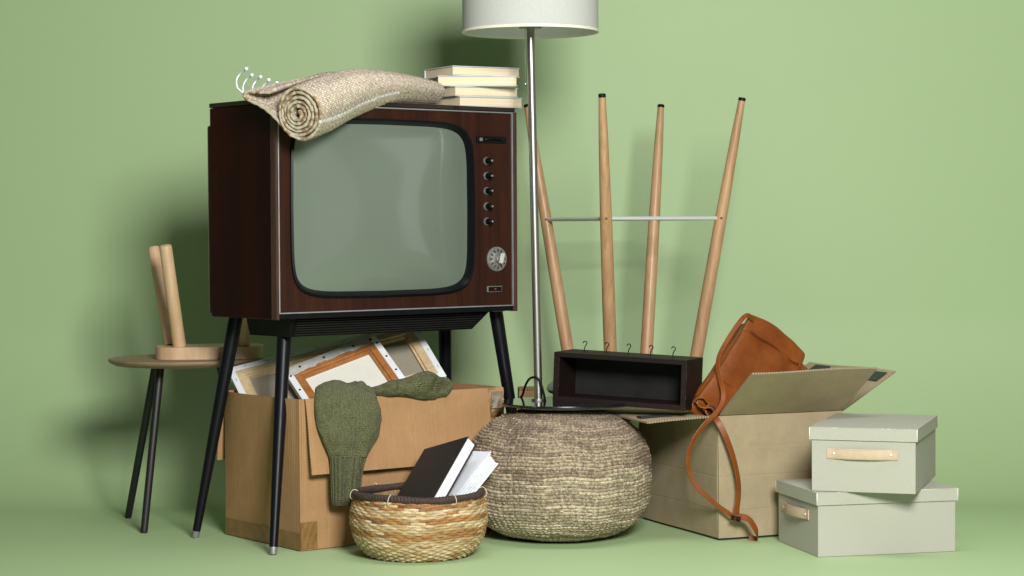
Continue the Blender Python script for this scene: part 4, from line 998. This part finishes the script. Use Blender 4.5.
# open folded gusset at the lower left end
def loop(cx_, cy_, Y, rx, ry, rot, wd):
    bm = bmesh.new(); c0 = at(cx_, cy_, Y); n = 28; path = []; nr = []
    for i in range(n+1):
        a = 2*pi*i/n; x = rx*cos(a); y = ry*sin(a); u = x*cos(rot)-y*sin(rot); v = x*sin(rot)+y*cos(rot)
        path.append(c0+Vector((u, .003*sin(2*a), v))-bg.location); nr.append(Vector((u, 0, v)).normalized())
    ribbon(bm, path, nr, wd, .0048); return bm
done('gusset', loop(701.5, 402, 5.374, .0170, .0105, radians(-34), .030), M['leather'], bg, smooth=True, sharp=60)
done('gusset', loop(709.5, 411.5, 5.368, .0150, .0085, radians(-46), .026), M['leather'], bg, smooth=True, sharp=60)
bm = bmesh.new(); ball(bm, at(703, 403, 5.395)-bg.location, .020, 16, None, (1, .35, .8)); ball(bm, at(710, 411, 5.385)-bg.location, .018, 16, None, (1, .35, .8)); separate('opening_shade', bm, mat('opening_dark', (.03, .012, .006), .9), bg, True)  # dark balls added to put shade inside the gusset openings
# strap
st_ = [(754, 320, 5.49), (748.5, 315.6, 5.47), (744, 317.2, 5.46), (737.5, 325, 5.445), (727.5, 340, 5.43), (719.5, 355, 5.415), (717.8, 366, 5.40), (720.3, 380, 5.385), (723.2, 392, 5.37), (722.2, 403, 5.352), (716, 413, 5.338), (704, 425, 5.330), (694, 439, 5.325), (688.5, 454, 5.325), (688.8, 469, 5.325), (694, 483, 5.325), (705, 495, 5.328), (718, 506, 5.330), (729, 513.5, 5.332), (736, 519.5, 5.333)]
p1 = spline([at(*p)-bg.location for p in st_], 6); nv = []
for i in range(len(p1)):
    f = i/len(p1); nv.append(Vector((.75*math.cos(f*9+.6), -1, .1)).normalized())
bm = bmesh.new(); ribbon(bm, p1, nv, [.0122 for i in range(len(p1))], .0030); stp = done('strap', bm, M['leather'], bg, smooth=True, sharp=22)
st2 = [(712.5, 413, 5.365), (717, 420, 5.342), (724, 433, 5.336), (730.5, 449, 5.337), (735.5, 466, 5.339), (738.5, 483, 5.341), (738.5, 497, 5.341), (737, 508, 5.339), (736.5, 519, 5.336)]
p2 = spline([at(*p)-bg.location for p in st2], 6)
bm = bmesh.new(); ribbon(bm, p2, [Vector((.9*math.sin(i/len(p2)*3.6-.6), -1, 0)).normalized() for i in range(len(p2))], .0155, .0030); done('strap', bm, M['leather'], bg, smooth=True, sharp=22)
st3 = [(736, 518.5, 5.332), (742, 517, 5.328), (748.5, 519.3, 5.322), (753, 525, 5.318), (756.8, 532, 5.320), (757.5, 537, 5.345)]
st3 = [at(*p) for p in st3]; st3 += [Vector((st3[-1].x-.005, 5.352, .006)), Vector((st3[-1].x-.020, 5.355, .0035))]
p3 = spline([p-bg.location for p in st3], 6)
bm = bmesh.new(); ribbon(bm, p3, [Vector((.3, -1, .6)).lerp(Vector((1, -.6, .2)), min(1, i/len(p3)*1.2)) for i in range(len(p3))], .0185, .0030); done('strap_tail', bm, M['leather'], bg, smooth=True, sharp=22)
c_ = at(735.8, 518.5, 5.326)-bg.location
bm = bmesh.new(); fx = .0110; fz = .0045; Mb = Matrix.Translation(c_) @ Matrix.Rotation(radians(14), 4, 'Y')
rect = [Mb @ Vector(p) for p in ((-fx, 0, -fz), (fx, 0, -fz), (fx, 0, fz), (-fx, 0, fz), (-fx, 0, -fz))]
for a, b in zip(rect, rect[1:]): tube(bm, [a, b], .0017, 8)
for p in rect[:4]: ball(bm, p, .0024, 8)
tube(bm, [Mb @ Vector((-fx*.9, -.003, 0)), Mb @ Vector((fx*.9, -.003, 0))], .0014, 8); done('buckle', bm, M['hook_wire'], stp, smooth=True)

# ------------------------------------------------------------------ storage boxes
def storage(label, x, y, z, rz, w, d, h, face, hs, lid=.0303, hl=.112):
    r = thing('storage_box', label, 'storage box', (x, y, z), rz, 'lidded storage boxes stacked on the floor')
    bm = bmesh.new(); box(bm, 0, w, 0, d, 0.0006, h-.004); done('body', bm, M['box_paper'], r, bevel=.0012)
    e = .0052; bm = bmesh.new()
    box(bm, -e, w+e, -e, d+e, h-.003, h); box(bm, -e, w+e, -e, -e+.0032, h-lid, h-.0031); box(bm, -e, w+e, d+e-.0032, d+e, h-lid, h-.0031)
    box(bm, -e, -e+.0032, -e+.0033, d+e-.0033, h-lid, h-.0031); box(bm, w+e-.0032, w+e, -e+.0033, d+e-.0033, h-lid, h-.0031)
    bmesh.ops.remove_doubles(bm, verts=bm.verts, dist=.00005)
    ld = done('lid', bm, M['box_paper'], r)
    # worn pale corners and edges of the lid, with edge highlights painted in
    bm = bmesh.new()
    for cx_, cy_ in ((-e, -e), (w+e, -e), (w+e, d+e), (-e, d+e)):
        tube(bm, [(cx_+(.0007 if cx_ < 0 else -.0007), cy_+(.0007 if cy_ < 0 else -.0007), h-lid+.0005), (cx_+(.0007 if cx_ < 0 else -.0007), cy_+(.0007 if cy_ < 0 else -.0007), h-.0006)], .0012, 6)
    for _ in range(26):
        s = random.random(); L_ = random.uniform(.002, .014)
        if random.random() < .5: tube(bm, [(w*s, -e+.0006, h-.0006), (min(w, w*s+L_), -e+.0006, h-.0006)], .0008, 5)
        else: tube(bm, [(random.choice((-e+.0006, w+e-.0006)), d*s, h-.0006), (random.choice((-e+.0006,)), min(d, d*s+L_), h-.0006)][:1]+[(0, 0, 0)][:0]+[(-e+.0006, min(d, d*s+L_), h-.0006)] if False else [(w*s, -e+.0006, h-lid+.0006), (min(w, w*s+L_), -e+.0006, h-lid+.0006)], .0007, 5)
    merge_into(ld, bm, M['box_wear_highlight'])
    # leather pull handle bowing out of one face
    bm = bmesh.new(); pts = []; bow_ = .0085 if face == 'front' else .012; n = 24
    for i in range(n+1):
        s = -1+2*i/n; q = hs[0]+s*hl/2; o_ = .0024+bow_*max(0, 1-(abs(s)/.80)**2.2)
        pts.append((q, -o_, hs[1]) if face == 'front' else (-o_, q, hs[1]))
    nn_ = Vector((0, -1, 0)) if face == 'front' else Vector((-1, 0, 0))
    ribbon(bm, pts, nn_, .0250, .0026); hd = done('handle', bm, M['tan_strap'], r, smooth=True, sharp=35)
    bm = bmesh.new()
    for i in range(0, n*2):
        s = -1+2*(i+.5)/(n*2); o_ = .0024+bow_*max(0, 1-(abs(s)/.80)**2.2)+.0014
        for dz in (-.0105, .0105):
            q = hs[0]+s*hl/2; c0 = (q, -o_, hs[1]+dz) if face == 'front' else (-o_, q, hs[1]+dz)
            sx = .0011
            if face == 'front': box(bm, c0[0]-sx, c0[0]+sx, c0[1]-.0003, c0[1]+.0003, c0[2]-.0003, c0[2]+.0003)
            else: box(bm, c0[0]-.0003, c0[0]+.0003, c0[1]-sx, c0[1]+sx, c0[2]-.0003, c0[2]+.0003)
    merge_into(hd, bm, M['stitch'])
    for s in (-1, 1):
        q = hs[0]+s*hl*.40; bm = bmesh.new(); c0 = Vector((q, -.0045, hs[1]) if face == 'front' else (-.0045, q, hs[1]))
        ball(bm, c0, .0034, 14, None, (1, .6, 1) if face == 'front' else (.6, 1, 1)); done('rivet', bm, M['chrome'], hd, smooth=True)
    return r
storage('lower sage green storage box with lid, tan handle on its left side', .7377, 5.0766, 0, .2304, .3589, .2721, .1571, 'side', (.148, .0958), hl=.183)
storage('upper sage green storage box with stitched tan handle facing front', .7273, 5.1096, .1575, -.3204, .2504, .3865, .1568, 'front', (.123, .0932), hl=.171)

# ------------------------------------------------------------------ round side table and upturned wooden stool
stb = thing('side_table', 'round wooden side table with thin black metal legs left of the television', 'side table', (-.885, 5.70, 0))
tz = .448
bm = bmesh.new(); lathe(bm, [(0, tz-.010), (.19, tz-.010), (.205, tz-.002), (.2085, tz+.003), (.207, tz+.007), (0, tz+.007)], 72); done('table_top', bm, M['tabletop'], stb, smooth=True, sharp=25)
for (tx_, ty_), (fx_, fy_) in (((at(156, 371, 5.74).x, 5.74), (-1.0736, 5.845)), ((at(160.5, 371, 5.63).x, 5.63), (-.978, 5.552)), ((-.80, 5.74), (-.715, 5.80))):
    a = Vector((tx_+.885, ty_-5.70, tz-.0105)); b = Vector((fx_+.885, fy_-5.70, 0.0008))
    bm = bmesh.new(); tube(bm, [a, a+(b-a)*.985, b], [.0112, .0098, .0088], 20); done('leg', bm, M['black_matte'], stb, smooth=True, sharp=50)
wz = tz+.0075
ws = thing('wooden_stool', 'small pale wooden stool turned upside down on the round side table', 'stool', (at(210, 350, 5.70).x, 5.70, wz), radians(4))
def rr2(w_, d_, r_, n=10):
    out = []
    for cx_, cy_, a0 in ((w_/2-r_, d_/2-r_, 0), (-w_/2+r_, d_/2-r_, pi/2), (-w_/2+r_, -d_/2+r_, pi), (w_/2-r_, -d_/2+r_, 1.5*pi)):
        out += [(cx_+r_*cos(a0+pi/2*i/n), cy_+r_*sin(a0+pi/2*i/n)) for i in range(n+1)]
    return out
bm = bmesh.new(); prism(bm, rr2(.286, .185, .055), .0325, Matrix()); done('seat', bm, M['beech'], ws, bevel=.003, smooth=True, sharp=40)
xo = ws.location.x
for (bx, by_, tx_, ty_, Yb, Yt) in ((179.5, 345, 165.3, 245, 5.655, 5.60), (171, 345, 153.6, 247, 5.735, 5.80), (243, 345, 252, 250, 5.655, 5.60), (236, 345, 246, 250, 5.735, 5.80)):
    b = at(bx, by_, Yb); b.z = wz+.0328; t_ = at(tx_, ty_, Yt)
    Rz = Matrix.Rotation(-radians(4), 4, 'Z'); bl, tl = Rz @ (b-ws.location), Rz @ (t_-ws.location); dd = tl-bl
    bm = bmesh.new(); tube(bm, [bl, bl+dd*.02, bl+dd*.975, bl+dd*.995, bl+dd], [.0175, .0180, .0168, .0150, .0120], 28); done('leg', bm, M['beech'], ws, smooth=True, sharp=60)
